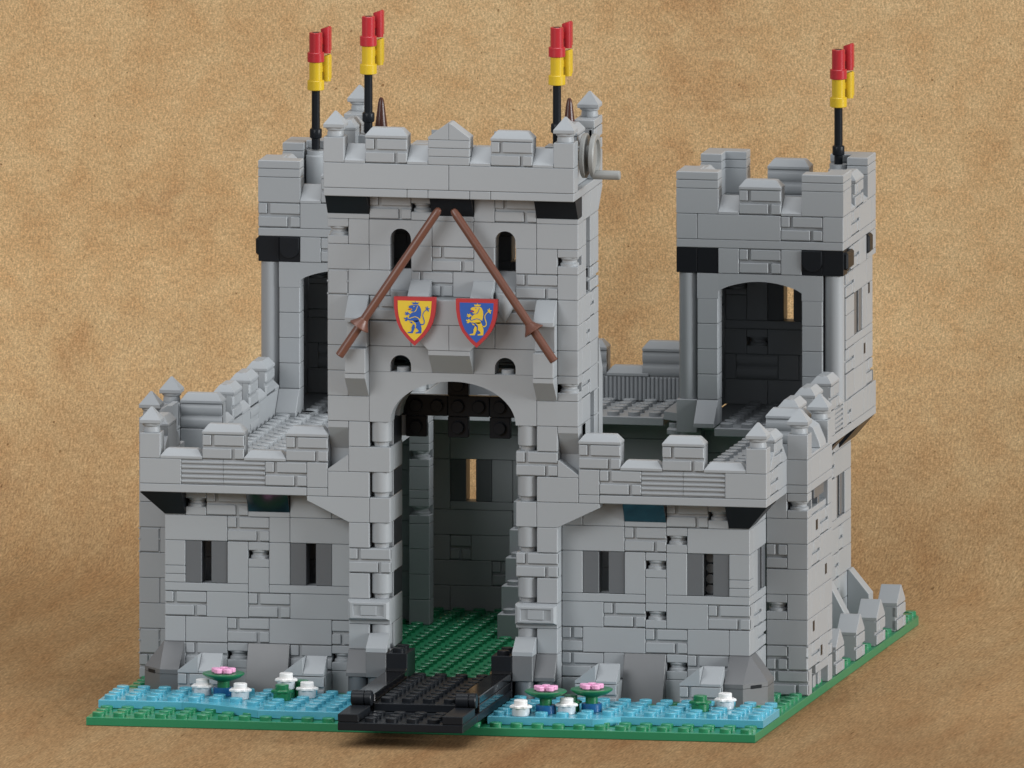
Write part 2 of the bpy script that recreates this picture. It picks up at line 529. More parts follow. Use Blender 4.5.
    low = [(X(2.95), 7.55), (X(2.05), 7.55), (X(1.1), 8.75), (X(1.1), 10.3), (X(2.95), 10.3)]
    up = [(X(2.95), 8.95), (X(2.0), 8.95), (X(1.95), 9.0), (X(1.95), 10.3), (X(2.95), 10.3)]
    def loft(rings):
        vs = [(p[0], p[1], z) for rr, z in rings for p in rr]; n = len(rings[0][0]); fs = [list(range(n)), [len(vs)-n+i for i in range(n)]]
        for k in range(len(rings)-1):
            for j in range(n): fs.append([k*n+j, k*n+(j+1) % n, (k+1)*n+(j+1) % n, (k+1)*n+j])
        m.add(vs, fs)
    loft([(low, 0.41), (low, 1.44)])
    loft([(low, 1.46), (low, 1.66), (up, 2.8)])
    m.mat(BLACK).prism([(X(1.75), 7.9), (X(1.32), 8.44), (X(1.5), 8.6), (X(1.9), 8.1)], 'c', 1.4, 1.58, ch=0.005)  # black block painted in for the shade inside a hole
    build('corner_foot', m, wobj)
    # little outcrops with sloped tops
    for ox in ((3, 8) if not right else (22, 27)):
        m = MB().mat(GREY).frame('F', 0, 7)
        m.masonry(ox, 2, 0.41, 1.19, 1.9)
        m.cheese(ox, 1.6, 'l', 0, h=0.85); m.cheese(ox+1, 1.6, 'F', 0, h=0.85)
        build('wall_outcrop', m, wobj)
    return wobj
WL = wing(False); WR = wing(True)

# ---------------------------------------------------------------- side buttresses y 13..19
def buttress(right):
    m = MB().mat(GREY)
    x0 = 30 if right else 0
    m.frame('F', 0, 13)
    rows = [(0.4, 'M2'), (1.6, 'M1 R1'), (2.8, 'P2'), (4.0, 'S1 P1'), (5.2, 'P2'), (6.4, 'N1 P1'), (7.6, 'P2'), (8.8, 'P1 S1')] if right else \
           [(0.4, 'M2'), (1.6, 'R1 P1'), (2.8, 'P2'), (4.0, 'P1 P1'), (5.2, 'P2'), (6.4, 'R1 P1'), (7.6, 'P2'), (8.8, 'P2')]
    for z, t in rows: m.row(z, t, x0)
    m.box(x0, x0+2, 0, 1, 10, 10.4)
    m.row(10.4, 'P2', x0)
    xo = 31 if right else 0
    m.box(xo, xo+1, 0, 1, 11.6, 12.8)
    # outer face, along y 14..19
    m.frame('R' if right else 'L', 32 if right else 0, 13)
    side = [(0.4, '-4 P1'), (1.6, 'M2 P1 P1 M1'), (2.8, 'P1 P3 P1'), (4.0, 'P2 P1 P2'), (5.2, 'P1 P2 P2'), (6.4, 'M2 P1 P2'), (7.6, 'P1 P1 N2 P1'), (8.8, '-4 P1')]
    for z, t in side:
        a = 1
        for tk in t.split():
            if tk[0] == '-': a += float(tk[1:]); continue
            a = m.row(z, tk, a)
    m.box(2, 5, 0, 1, 1.2, 1.6)
    # low arch window with panels
    m.box(2, 5, 0.35, 1, 0.4, 1.2); m.box(2.1, 2.7, 0.15, 0.4, 0.5, 1.1); m.box(3.3, 4.0, 0.15, 0.4, 0.5, 1.1)
    m.box(1, 5, 0.5, 0.99, 8.8, 10, ch=0.01)
    m.box(1, 6, 0, 1, 10, 10.4)
    m.row(10.4, 'P2 P3', 1)
    m.box(1, 5, 0.1, 0.5, 8.8, 9.1)
    # pin in the opening
    m.mat(SHUT).box(3.2, 3.6, 0.15, 0.5, 9.0, 9.7); m.mat(SHUT).box(2.2, 4.6, 0.12, 0.5, 9.45, 9.95)
    m.mat(GREY)
    m.box(5, 6, 0, 1, 11.6, 12.8)
    # slopes between the two finials
    m.box(1, 5, 0, 1, 11.6, 11.75)
    m.prism([(0.0, 11.75), (1.0, 11.75), (1.0, 12.95), (0.75, 12.95), (0.35, 12.7), (0.05, 12.0)], 'a', 3.1, 4.6)
    # small square holes in the outer face, their shade painted as black blocks
    for (yy, zz) in ((1.2, 3.3), (2.0, 8.0), (3.1, 1.9), (4.2, 5.6)):
        m.mat(BLACK).box(yy, yy+0.42, -0.012, 0.1, zz, zz+0.5, ch=0.004)
    m.mat(GREY)
    # back of the walkway: wall under the long merlon
    m.frame('F', 0, 18)
    xb = 29 if right else 1
    m.row(10.4, 'P2', xb)
    for z in (1.6, 4.0, 6.4, 8.8): m.box(30 if right else 1, 31 if right else 2, 0, 1, z-1.2, z+1.2)
    o = build('side_buttress', m, CASTLE)
    merlon('L2', 'F', xb, 18, 11.6, o)
    fx = 31.5 if right else 0.5
    finial(fx, 13.5, 12.8, o); finial(fx, 18.5, 12.8, o)
    return o
buttress(False); buttress(True)

# ---------------------------------------------------------------- long side walls y 19..32
def sidewall(right):
    m = MB().mat(GREY)
    d = 'R' if right else 'L'
    m.frame(d, 30 if right else 2, 0)
    m.box(19, 32, 0, 1, 10, 10.4)
    m.row(10.4, 'P4 M2 P3 P2 G2' if right else 'P4 P4 P5', 19)
    m.frame(d, 29 if right else 3, 0)
    for i, z in enumerate((0.4, 1.6, 2.8, 4.0, 5.2, 6.4, 7.6, 8.8)):
        m.row(z, 'P4 P4 P7' if i % 2 else 'P2 P4 P4 P5', 19)
    if not right:      # inner lining of the parapet, logs at one bay
        m.frame('R', 3.02, 0); m.row(10.4, 'L2', 25, d=0.3, b=-0.02)
    o = build('curtain_wall', m, CASTLE)
    for y in (21, 25, 29):
        merlon('D2', d, 30 if right else 2, y, 11.6, o)
    for y in (19, 23, 27, 31):
        merlon('Q2' if y < 31 else 'Q1', d, 30 if right else 2, y, 11.6, o)
    return o
sidewall(False); sidewall(True)

# ---------------------------------------------------------------- floors
m = MB().mat(GREY)
m.box(2, 10, 9, 32, 10.0, 10.4, ch=0.02); m.studs(3, 10, 9, 32, 10.4, 14)
m.box(3, 9, 32, 39, 10.0, 10.4); m.studs(4, 10, 31, 39, 10.4, 14)
m.box(9, 10, 31, 39, 10.0, 10.4)
build('walkway_floor', m, CASTLE)
m = MB().mat(GREY)
m.box(26, 29, 9, 31, 10.0, 10.4); m.studs(26, 29, 9, 31, 10.4, 14)
m.box(24, 29, 31, 39, 10.0, 10.4); m.box(23, 24, 33, 39, 10.0, 10.4); m.studs(24, 28, 31, 39, 10.4, 14)
build('walkway_floor', m, CASTLE)
m = MB().mat(GREY)
m.box(10, 21, 34, 39, 10.0, 10.4); m.studs(10, 21, 34, 39, 10.4, 14)
m.box(10, 22, 39, 40, 10.0, 10.4)
m.prism([(21, 34), (22.6, 33), (22.6, 39), (21, 39)], 'c', 10.3, 10.72)
m.lathe(21.6, 33.8, [(0.4, 9.7), (0.4, 9.9), (0.3, 10.0), (0.3, 10.2)], 20)
m.frame('F', 0, 39)
m.row(10.4, 'P5 V2 V2 V2 L1', 10)
m.frame('F', 0, 38)
for i, z in enumerate((0.4, 1.6, 2.8, 4.0, 7.6, 8.8)):
    m.row(z, ['P2 P3 P2 P4 P4', 'P4 M2 P4 P5', 'P2 M1 P4 M2 P2 P4', 'P5 L2 P3 P5', 'P2 P4 P4 P5', 'P2 P2 P5 P6'][i] , 8)
m.row(5.2, 'P5 P4 P4', 10, h=0.4)
m.box(8, 10, 0, 1, 5.2, 7.6); m.box(12, 13, 0, 1, 5.6, 7.6); m.box(13, 18, 0, 1, 5.6, 7.6); m.box(18, 23, 0, 1, 5.6, 7.6)
RW = build('rear_wall', m, CASTLE)
window_at(RW, 'F', 0, 38, 10, 5.6)
merlon('L2', 'F', 15.3, 39, 11.6, RW); merlon('Q2', 'F', 17.3, 39, 11.6, RW); merlon('L2', 'F', 19, 39, 11.6, RW)
m = MB().mat(GREY)
m.frame('F', 0, 39); m.row(11.6, 'L1', 21); m.cap(21, 1, 12.8)
build('merlon', m, RW)

# stairs to the rear walkway
m = MB().mat(GREY)
for k in range(8):
    y = 29+k; z = 0.4+1.2*k
    m.box(14, 17, y, y+2, z, z+1.2)
    for x in (14, 15, 16): m.stud(x+0.5, y+0.5, z+1.2, 14)
build('staircase', m, CASTLE)
# ---------------------------------------------------------------- towers
def tower(right):
    o0 = 22 if right else 2
    T = MB().mat(GREY)
    X = lambda v: o0+v
    # mirrored so that 'outer' is the castle's outside
    out = 'R' if right else 'L'
    # lower storey
    lx0 = o0+1 
    T.frame('F', 0, 34)
    for i, z in enumerate((0.4, 1.6, 2.8, 4.0, 5.2, 6.4, 7.6, 8.8)):
        if right:
            T.row(z, 'P5' if i % 2 else 'P3 P2', 23)
        else:
            T.row(z, 'P5' if i % 2 else 'P2 P3', 4)
    oy = 29 if right else 3
    T.frame(out, oy, 0)
    pat = ['P2 P3', 'M2 P3', 'P1 M1 P3', 'P2 N1 P2', 'P2 M2 P1'] 
    for i, z in enumerate((0.4, 1.6, 2.8, 4.0)):
        T.row(z, pat[i], 34)
    T.box(34, 39, 0, 1, 5.2, 5.6); T.box(34, 35.5, 0, 1, 5.6, 7.6); T.box(37.5, 39, 0, 1, 5.6, 7.6)
    T.row(7.6, 'M1 P4', 34); T.row(8.8, 'M1 P4', 34)
    # inner pillar seen through the gate
    px = 9 if not right else 22
    T.frame('F', 0, 33)
    for k, (z, h) in enumerate(((0.4, 1.2), (1.6, 1.2), (2.8, 1.2), (4.0, 1.2))): T.box(px, px+1, 0, 1, z, z+h)
    T.spool(px, 5.2, 1.2); T.box(px, px+1, 0, 1, 6.4, 6.8); T.box(px, px+1, 0, 1, 6.8, 7.9); T.spool(px, 7.9, 1.1); T.box(px, px+1, 0, 1, 9.0, 10.0)
    # overhang ring 10..11.6 (outer and rear)
    T.frame(out, 30 if right else 2, 0)
    T.box(32, 40, 0, 1, 10, 10.4); T.row(10.4, 'M1 P3 P1 P1 P1' if right else 'P4 P3', 33)
    T.frame('B', 0, 40)
    T.box(o0+1, o0+7, 0, 1, 10, 10.4); T.row(10.4, 'P3 P4', o0 if right else o0+1)
    # plinths of the front columns
    cin = X(0) if right else X(7)
    T.frame('F', 0, 32)
    T.box(X(0), X(1), 0, 1, 10.0 if right else 10.4, 11.6)
    T.box(X(7), X(8), 0, 1, 10.4, 11.6)
    # pillars and front arch
    for xx in (X(1), X(6)):
        for z in (10.4, 11.6, 12.8, 14.0, 15.2): T.box(xx, xx+1, 0, 1, z, z+1.2)
    # rear wall
    T.frame('F', 0, 39)
    T.row(11.6, 'P1 L2 P1 P3', X(0)+0.5); T.row(12.8, 'P1.5 S1 P2 P2.5', X(0)+0.5)
    T.box(X(0)+0.5, X(7)+0.5, 0, 1, 14.0, 14.4)
    T.box(X(0)+0.5, X(1), 0, 1, 14.4, 16.4); T.box(X(1), X(2), 0, 1, 14.4, 15.6); T.spool(X(1), 15.6, 0.8); T.box(X(2), X(3), 0, 1, 14.4, 16.4)
    T.box(X(5), X(6), 0, 1, 14.4, 16.4); T.box(X(6), X(7)+0.5, 0, 1, 14.4, 16.4)
    T.row(16.4, 'P2 P2 P3', X(0)+0.5)
    # outer side wall 11.6..17.6 at x=30 (y 33..39.5)
    T.frame(out, (30 if right else 2)+(-0.06 if right else 0.06), 0)
    T.row(11.6, 'P2 P2 P1 M1.5', 33); T.row(12.8, 'M2 P2 P1 P1.5', 33)
    T.box(33, 39.5, 0, 1, 14.0, 14.4)
    T.box(33, 35, 0, 1, 14.4, 15.6); T.box(33, 35, 0, 1, 15.6, 16.4); T.box(37, 38, 0, 1, 14.4, 16.4); T.row(14.4, 'P1.5', 38, h=2.0)
    T.row(16.4, 'M2 P3 P1.5', 33)
    # inner side wall (towards the courtyard) is open above the walkway, two posts only
    T.frame('L' if right else 'R', X(0) if right else X(8), 0)
    for i, z in enumerate((10.4, 11.6, 12.8, 14.0, 15.2, 16.4)): T.row(z, 'P3 P3' if i % 2 else 'P4 P2', 33)
    # belt 17.6..18.8
    T.frame('F', 0, 32)
    T.row(17.6, 'P1 M2 P1', X(2)); 
    T.frame(out, (30 if right else 2), 0); 
    T.row(17.6, 'M2 P1.7', 34)
    T.frame('B', 0, 40); T.row(17.6, 'P4', X(2))
    T.frame('L' if right else 'R', X(0) if right else X(8), 0); T.row(17.6, 'P4', 34)
    # ring plate and top courses
    T.frame('F', 0, 32)
    T.box(X(0), X(8), 0, 1, 18.8, 19.2); T.box(X(0), X(8), 7, 8, 18.8, 19.2); T.box(X(0), X(1), 1, 7, 18.8, 19.2); T.box(X(7), X(8), 1, 7, 18.8, 19.2)
    T.row(19.2, 'P1 P4 M2 P1' if right else 'M2 P3 P2 P1', X(0))
    T.frame('B', 0, 40); T.row(19.2, 'P3 P3 P2', X(0))
    T.frame('R', X(8), 0); T.row(19.2, 'P1 M2 P3', 33)
    T.frame('L', X(0), 0); T.row(19.2, 'P3 P3', 33)
    T.frame('F', 0, 0)
    T.box(X(1), X(7), 33, 39, 18.4, 18.8)
    o = build('corner_tower', T, CASTLE)
    # corner blocks
    for (ax, ay, sx, sy) in ((0, 32, 1, 1), (8, 32, -1, 1), (0, 40, 1, -1), (8, 40, -1, -1)):
        c = MB().mat(GREY)
        def bb(u0, u1, v0, v1, z0, z1):
            xa, xb = sorted((X(ax)+sx*u0, X(ax)+sx*u1)); ya, yb = sorted((ay+sy*v0, ay+sy*v1))
            c.box(xa, xb, ya, yb, z0, z1)
        L = [(0, 0), (2, 0), (2, 1), (1, 1), (1, 2), (0, 2)]
        poly = [(X(ax)+sx*p[0], ay+sy*p[1]) for p in L]
        for z0, z1 in ((20.4, 21.6), (21.6, 22.0), (22.0, 22.4)):
            c.prism(poly, 'c', z0, z1, ch=0.028 if z1 < 22.3 else 0.035)
        if ay == 40 and ((ax == 8) == right):
            # round post that carries the flag
            fxp = X(7)-0.5 if right else X(1)+0.5
            c.lathe(fxp, 38.5, [(0.48, 19.2), (0.48, 21.75), (0.42, 21.8), (0.42, 22.0)], 24)
        build('corner_block', c, o)
    merlon('M2', 'F', X(3), 32, 20.4, o)
    merlon('L2', 'F', X(3), 39, 20.4, o)
    merlon('M2', 'R', X(8), 35, 20.4, o); merlon('L2', 'R', X(1), 35, 20.4, o)
    for (dd, fx_, fy_, aa) in (('F', 0, 32, X(2)), ('F', 0, 32, X(5)), ('R', X(8), 0, 34), ('R', X(8), 0, 37), ('L', X(0), 0, 34), ('L', X(0), 0, 37), ('B', 0, 40, X(2)), ('B', 0, 40, X(5))):
        c = MB().mat(GREY).frame(dd, fx_, fy_)
        if dd == 'B': c.box(aa, aa+1, 0, 1, 20.4, 20.8)
        else: c.cheese(aa, 20.4)
        build('coping', c, o)
    # arch
    a = MB().mat(GREY).frame('F', 0, 32)
    pts = [(X(1), 16.4), (X(2), 16.4), (X(2), 16.75)]
    for i in range(1, 16):
        t = i/16; pts.append((X(2)+4*t, 16.75+0.5*(math.sin(PI*t))**0.75))
    pts += [(X(6), 16.75), (X(6), 16.4), (X(7), 16.4), (X(7), 17.6), (X(1), 17.6)]
    archmesh(a, pts, 0, 1); build('arch', a, o)
    # tall round columns on the front corners
    for i, cxx in enumerate((X(0)+0.52, X(8)-0.52)):
        c = MB().mat(GREY); c.lathe(cxx, 32.5, [(0.46, 11.6), (0.46, 17.58)], 28); build('column', c, o)
    # foot of the pillars
    for xx in (X(1), X(6)):
        c = MB().mat(GREY).frame('F', 0, 32)
        c.prism([(0, 10.4), (0, 11.6), (-0.08, 11.6), (-1, 10.6), (-1, 10.4)], 'a', xx, xx+1)
        build('pillar_foot', c, o)
    # window in outer wall and rear wall
    w = MB().mat(SHUT).frame(out, 30 if right else 2, 0)
    w.box(35, 35.775, 0.1, 1.0, 14.4, 16.4); w.box(36.225, 37, 0.1, 1.0, 14.4, 16.4); build('window_shutter', w, o)
    if right: 
        w = MB().mat(SHUT).frame(out, 29, 0)
        w.box(35.5, 36.25, 0.1, 1.0, 5.6, 7.6); w.box(36.7, 37.5, 0.1, 1.0, 5.6, 7.6); build('window_shutter', w, o)
    window_at(o, 'F', 0, 39, X(3), 14.4)
    # black brackets under the top
    for (xa, rnd) in (((0, 'n' if right else 'n'), (1, 'd' if not right else 'n'), (6, 'd'), (7, 'n'))):
        c = MB().mat(BLACK).frame('F', 0, 32)
        c.box(X(xa), X(xa)+1, 0.02, 1, 17.6, 18.8, ch=0.015)
        if rnd == 'd':
            c.mat(BLACK)
            n = 16
            poly = [(X(xa)+0.97, 18.78), (X(xa)+0.03, 18.78)]
            for i in range(n+1):
                th = PI+PI*i/n; poly.append((X(xa)+0.5+0.47*math.cos(th), 18.25+0.47*math.sin(th)))
            c.prism(poly, 'b', -0.1, 0.1, ch=0.02)
        build('bracket', c, o)
    c = MB().mat(BLACK).frame(out, 30 if right else 2, 0)
    c.box(33, 34, 0.1, 1, 17.6, 18.8)
    c.lathe(0, 0.1, [(0.42, 32.4), (0.46, 32.45), (0.46, 33.9), (0.42, 33.95)], 18, axis='b', cc=18.3) if False else c.box(32.25, 33.8, -0.18, 0.1, 17.85, 18.7, ch=0.12)
    build('bracket', c, o)
    c = MB().mat(GREY).frame(out, 30 if right else 2, 0)
    c.prism([(33.6, 18.75), (34.0, 18.75), (34.0, 17.75), (33.8, 17.75), (33.7, 18.2)], 'b', 0, 0.9)
    build('bracket', c, o)
    c = MB().mat(BLACK).frame(out, 30 if right else 2, 0)
    c.box(37.7, 38.6, -0.15, 0.9, 17.9, 18.8, ch=0.1); c.mat(GREY).box(38.6, 40, 0, 1, 17.9, 18.8)
    c.box(37.9, 40, 0, 1, 17.6, 17.9)
    build('bracket', c, o)
    # slit holes, the dark inside painted as black blocks
    c = MB().mat(BLACK).frame(out, 30 if right else 2, 0)
    for (yy, zz) in ((36.7, 18.1), (38.4, 15.9), (37.3, 13.2)):
        c.box(yy, yy+0.35, 0.0 if zz > 17 else 0.045, 0.1, zz, zz+0.5, ch=0.004)
    build('painted_hole', c, o)
    if right:
        # raking buttresses at the foot
        for (y0, y1, zt, zb) in ((33, 34, 2.9, 1.1), (38, 39, 2.85, 1.7)):
            c = MB().mat(GREY)
            c.prism([(29.0, 0.41), (29.0, zt), (29.1, zt), (30.05, zb), (30.05, 0.41)], 'b', y0, y1)
            build('raking_buttress', c, o)
        # black underside of overhang
        for (ya, yb) in ((31, 33), (36, 39.9)):
            c = MB().mat(BLACK).frame('R', 29, 0)
            c.prism([(0.0, 8.9), (0.0, 9.98), (-0.95, 9.98), (-0.02, 8.9)], 'a', ya, yb)
            build('overhang_slope', c, o)
    return o

def archmesh(mb, pts, b0, b1):
    # concave outline in (a,c): built as strips so that the faces stay clean
    n = len(pts)
    vs = [(p[0], b0, p[1]) for p in pts] + [(p[0], b1, p[1]) for p in pts]
    xs0 = [p for p in pts[:-2]]            # lower outline, left to right
    top = pts[-1][1]
    vs = []
    for b in (b0+0.007, b1-0.007):
        for p in xs0: vs.append((p[0], b, p[1]))
        for p in xs0: vs.append((p[0], b, top-0.007))
    k = len(xs0)
    fs = []
    for i in range(k-1):
        if abs(xs0[i][0]-xs0[i+1][0]) > 1e-6:
            fs.append([i, i+1, k+i+1, k+i])
            fs.append([2*k+i, 2*k+i+1, 3*k+i+1, 3*k+i])
            fs.append([k+i, k+i+1, 3*k+i+1, 3*k+i])
        fs.append([i, i+1, 2*k+i+1, 2*k+i])
    fs.append([0, k, 3*k, 2*k]); fs.append([k-1, 2*k-1, 4*k-1, 3*k-1])
    mb.add(vs, fs)
tower(False); tower(True)

# ================================================================== gatehouse
G = MB().mat(GREY).frame('F', 0, 8)
# upper wall
G.row(23.2, '-2 M2 S1 -2 P1 M2 -2', 10)
G.spool(10, 22.0); G.row(22.0, 'P1', 11); G.row(22.0, 'P2', 15); G.row(22.0, 'P2', 20)
G.row(20.8, 'P2 P1', 10); G.row(20.8, 'P1 M2 P1', 14); G.row(20.8, 'P1 P1 S1', 19)
G.row(19.6, 'R1 P2', 10); G.row(19.6, 'M2 P2', 14); G.row(19.6, 'M2 P1', 19)
G.row(18.4, 'P1 P1 M2 P4 M2 P1 P1', 10)
G.row(17.2, 'P1 P1 P2 P4 P2 P1 P1', 10)
G.row(16.0, 'P1 P1', 10); G.row(16.0, 'P2', 15); G.row(16.0, 'P1 P1', 20)
G.row(14.8, 'P1 P1', 10); G.row(14.8, 'P1 S1', 20)
G.row(13.6, 'P2', 10); G.row(13.6, 'P2', 20)
# sloping sills of the slits
for x in (13, 18):
    G.prism([(0, 19.6), (1, 19.6), (1, 20.8), (0.75, 20.8), (0.35, 20.35), (0.0, 19.9)], 'a', x, x+1)
# left pier / right pier front
def piers():
    G.row(12.4, 'P1 C1', 11); G.row(11.2, 'P2', 11); G.row(10.0, 'P2 C1', 10); G.row(8.8, 'P1', 12)
    G.row(7.6, 'P1 C1', 11); G.row(6.4, 'M2', 11); G.row(5.2, 'P1 C1', 11); G.row(4.0, 'P2', 11); G.row(2.8, 'P1 C1', 11); G.row(1.6, 'P2', 11); G.row(0.4, 'P2', 11)
    G.row(12.4, 'C1 P1', 19); G.row(11.2, 'M2', 19); G.row(10.0, 'C1 P2', 19); G.row(8.8, 'P1', 19)
    G.row(7.6, 'C1 P1', 19); G.row(6.4, 'M2', 19); G.row(5.2, 'C1 P1', 19); G.row(4.0, 'P2', 19); G.row(2.8, 'C1 P1', 19); G.row(1.6, 'P2', 19); G.row(0.4, 'P2', 19)
piers()
# big side slopes that carry the wing parapets
G.prism([(12, 10), (9, 10), (9, 9.78), (11, 8.8), (12, 8.8)], 'b', 0, 1)
G.prism([(20, 10), (23, 10), (23, 9.78), (21, 8.8), (20, 8.8)], 'b', 0, 1)
# recess beside the parapet
G.cheese(10, 11.2, 'l'); G.cheese(21, 11.2, 'r')
for x in (10, 21):
    G.box(x, x+1, 0.8, 1.8, 11.2, 13.6)
    G.prism([(0.0, 13.6), (1.0, 13.6), (1.0, 12.2), (0.8, 12.2), (0.0, 13.3)], 'a', x, x+1)
# rear half of the piers, every other course
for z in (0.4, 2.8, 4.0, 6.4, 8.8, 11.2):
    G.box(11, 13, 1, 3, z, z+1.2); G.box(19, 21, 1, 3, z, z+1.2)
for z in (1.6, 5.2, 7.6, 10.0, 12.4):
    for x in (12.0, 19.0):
        G.mat(BLACK).box(x+0.02, x+0.98, 1.02, 2.98, z, z+1.2, ch=0.01); G.mat(GREY)  # black blocks put in for the shaded gaps behind the round columns
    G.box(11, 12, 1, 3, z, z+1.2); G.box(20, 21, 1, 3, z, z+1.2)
# protruding blocks
G.box(11, 12, -1, 0, 16.0, 17.2); G.box(20, 21, -1, 0, 16.0, 17.2)
G.box(11, 12, -0.55, 0, 17.2, 18.45); G.box(20, 21, -0.55, 0, 17.2, 18.45)
for x in (11, 20):
    G.prism([(0, 18.45), (0, 19.6), (-0.08, 19.6), (-1, 18.65), (-1, 18.45)], 'a', x, x+1)
    G.invslope(x, x+1, 14.8)
G.box(14, 18, -1, 0, 18.4, 19.6)
G.prism([(14, 18.4), (16, 18.4), (16, 17.2), (15, 17.2), (14, 18.25)], 'b', -1, 0)
G.prism([(16, 18.4), (18, 18.4), (18, 18.25), (17, 17.2), (16, 17.2)], 'b', -1, 0)
G.invslope(15, 17, 16.0)
for x in (14, 17):
    G.cheese(x, 19.6, 'F', -1)
# stud behind small arches
for x in (13, 18):
    G.box(x, x+1, 0.1, 1, 15.9, 16.0, ch=0.01, g=0); G.stud(x+0.55, 0.4, 16.0)
# side wall x=22, y 9..13
G.frame('R', 22, 8)
S = [(23.2, 'P2 P2'), (22.0, 'P1'), (20.8, 'P1'), (19.6, 'P1'), (18.4, 'P2 N1 P1'), (17.2, 'P1 M1 P2'), (16.0, 'P2 P2'), (14.8, 'M2 P2'), (13.6, 'P2'), (12.4, 'P2'), (11.2, 'P1 P2 P1')]
for z, t in S: G.row(z, t, 1)
for z in (22.0, 20.8): G.row(z, 'P1 P1', 3)
G.row(19.6, 'M2', 3)
G.box(2, 3, 0.3, 1, 19.6, 23.2, ch=0.01)
for z in (13.6, 12.4): G.row(z, 'P1', 4)
G.box(3, 4, 0.3, 1, 12.4, 14.8, ch=0.01)
G.frame('L', 10, 8)
for z, t in S: G.row(z, 'P2 P2', 1)
for z in (22.0, 20.8, 19.6): G.row(z, 'P3', 2)
for z in (13.6, 12.4, 10.0): G.row(z, 'P2', 3)
for dd, xx in (('R', 21), ('L', 11)):
    G.frame(dd, xx, 8)
    for i, z in enumerate((0.4, 1.6, 2.8, 4.0, 5.2, 6.4, 7.6, 8.8, 10.0)):
        G.row(z, 'P2' if i % 2 else 'P1 P1', 3)
# rear wall of the gatehouse with an arch opening
G.frame('B', 0, 13); G.row(15.2, 'P5 P5', 11, h=0.8)
for z in (16.0, 17.2, 18.4): G.row(z, 'P3 P4 P3', 11)
for z in (14.8, 13.6, 12.4): G.row(z, 'P2', 11); G.row(z, 'P2', 19)
G.frame('B', 0, 13); G.row(23.2, 'P5 P5', 11); G.row(22.0, 'P2 P3 P1 P2', 11)
G.row(20.8, 'P2 P4', 11); G.box(17, 18.03, 0, 1, 20.8, 22); G.row(20.8, 'P2', 19); G.row(19.6, 'P2 P1 P3 P1 P2 P1', 11)
G.row(22.0, 'P2', 19)
G.frame('F', 0, 0)
G.box(11, 21, 9, 12, 24.0, 24.38, ch=0.02)
G.box(11, 21, 9, 12, 16.9, 17.2)
# rear overhang slope
G.frame('B', 0, 13); G.prism([(0, 23.2), (0, 24.4), (-0.98, 24.4), (-0.98, 24.2), (-0.02, 23.2)], 'a', 10, 22)
G.prism([(0.2, 17.2), (0, 17.2), (-1, 15.6), (-1, 12.4), (0.2, 12.4)], 'a', 21, 22)
G.frame('F', 0, 7)
# top plate and parapet
for a, b in ((10, 14), (14, 15), (15, 17), (17, 18), (18, 22)): G.box(a, b, 0, 1, 24.4, 24.8)
G.box(10, 11, 1, 7, 24.4, 24.8); G.box(21, 22, 1, 7, 24.4, 24.8)
G.box(11, 21, 1, 7, 24.4, 24.78)
G.box(10, 16, 0, 1, 24.8, 26.0); G.box(16, 22, 0, 1, 24.8, 26.0)
G.box(10, 11, 0, 1, 26, 27.2); G.box(21, 22, 0, 1, 26, 27.2)
for z in (26.0, 26.4, 26.8): G.box(15, 17, 0, 1, z, z+0.4)
G.frame('R', 22, 7)
G.box(1, 5, 0.35, 1.2, 24.8, 26.0); G.box(5, 7, 0, 1, 24.8, 26.0)
G.row(26.0, 'M2', 5); G.box(5, 7, 0, 1, 27.2, 27.6)
G.frame('L', 10, 7)
G.box(1, 5, 0.35, 1.2, 24.8, 26.0); G.box(5, 7, 0, 1, 24.8, 26.0)
G.row(26.0, 'P2', 5); G.box(5, 7, 0, 1, 27.2, 27.6)
G.frame('B', 0, 14); G.row(24.8, 'P5 P5', 11)
G.frame('F', 0, 0)
gate = build('gatehouse', G, CASTLE)

for x in (12, 18): merlon('M2', 'F', x, 7, 26.0, gate)
for (x, d) in ((22, 'R'), (10, 'L')):
    m = MB().mat(GREY).frame(d, x, 0)
    m.masonry(9.3, 2, 26.0, 1.2, 0.8, 0.3); m.cap(9.3, 2, 27.2, 0.3, 0.8)
    build('merlon', m, gate)
for x, z, fc in ((11, 26.0, 'F'), (14, 26.0, 'F'), (17, 26.0, 'F'), (20, 26.0, 'F'), (15, 27.2, 'l'), (16, 27.2, 'r')):
    c = MB().mat(GREY).frame('F', 0, 7); c.cheese(x, z, fc)
    build('coping', c, gate)
for x in (14, 17):
    c = MB().mat(GREY).frame('B', 0, 14); c.cheese(x, 26.0); build('coping', c, gate)
for x in (10.5, 21.5):
    finial(x, 7.5, 27.2, gate); finial(x, 13.4, 27.6, gate)
for xg in (10, 15, 20): black_slope(gate, xg, xg+2, 23.2, 'F', 0, 8, reach=0.68)
# main arch
a = MB().mat(GREY).frame('F', 0, 8)
pts = [(12, 13.607), (13, 13.607)]
for i in range(1, 32):
    th = PI-PI*i/32; pts.append((16+3*math.cos(th), 13.607+2.0*math.sin(th)))
pts += [(19, 13.607), (20, 13.607), (20, 16.0), (12, 16.0)]
pts = [(p[0]+(0.007 if p[0] == 12 else (-0.007 if p[0] == 20 else 0)), p[1]) for p in pts]
archmesh(a, pts, 0, 1)
build('arch', a, gate)
a = MB().mat(GREY).frame('F', 0, 10.2)
archmesh(a, pts, 0, 1); build('arch', a, gate)
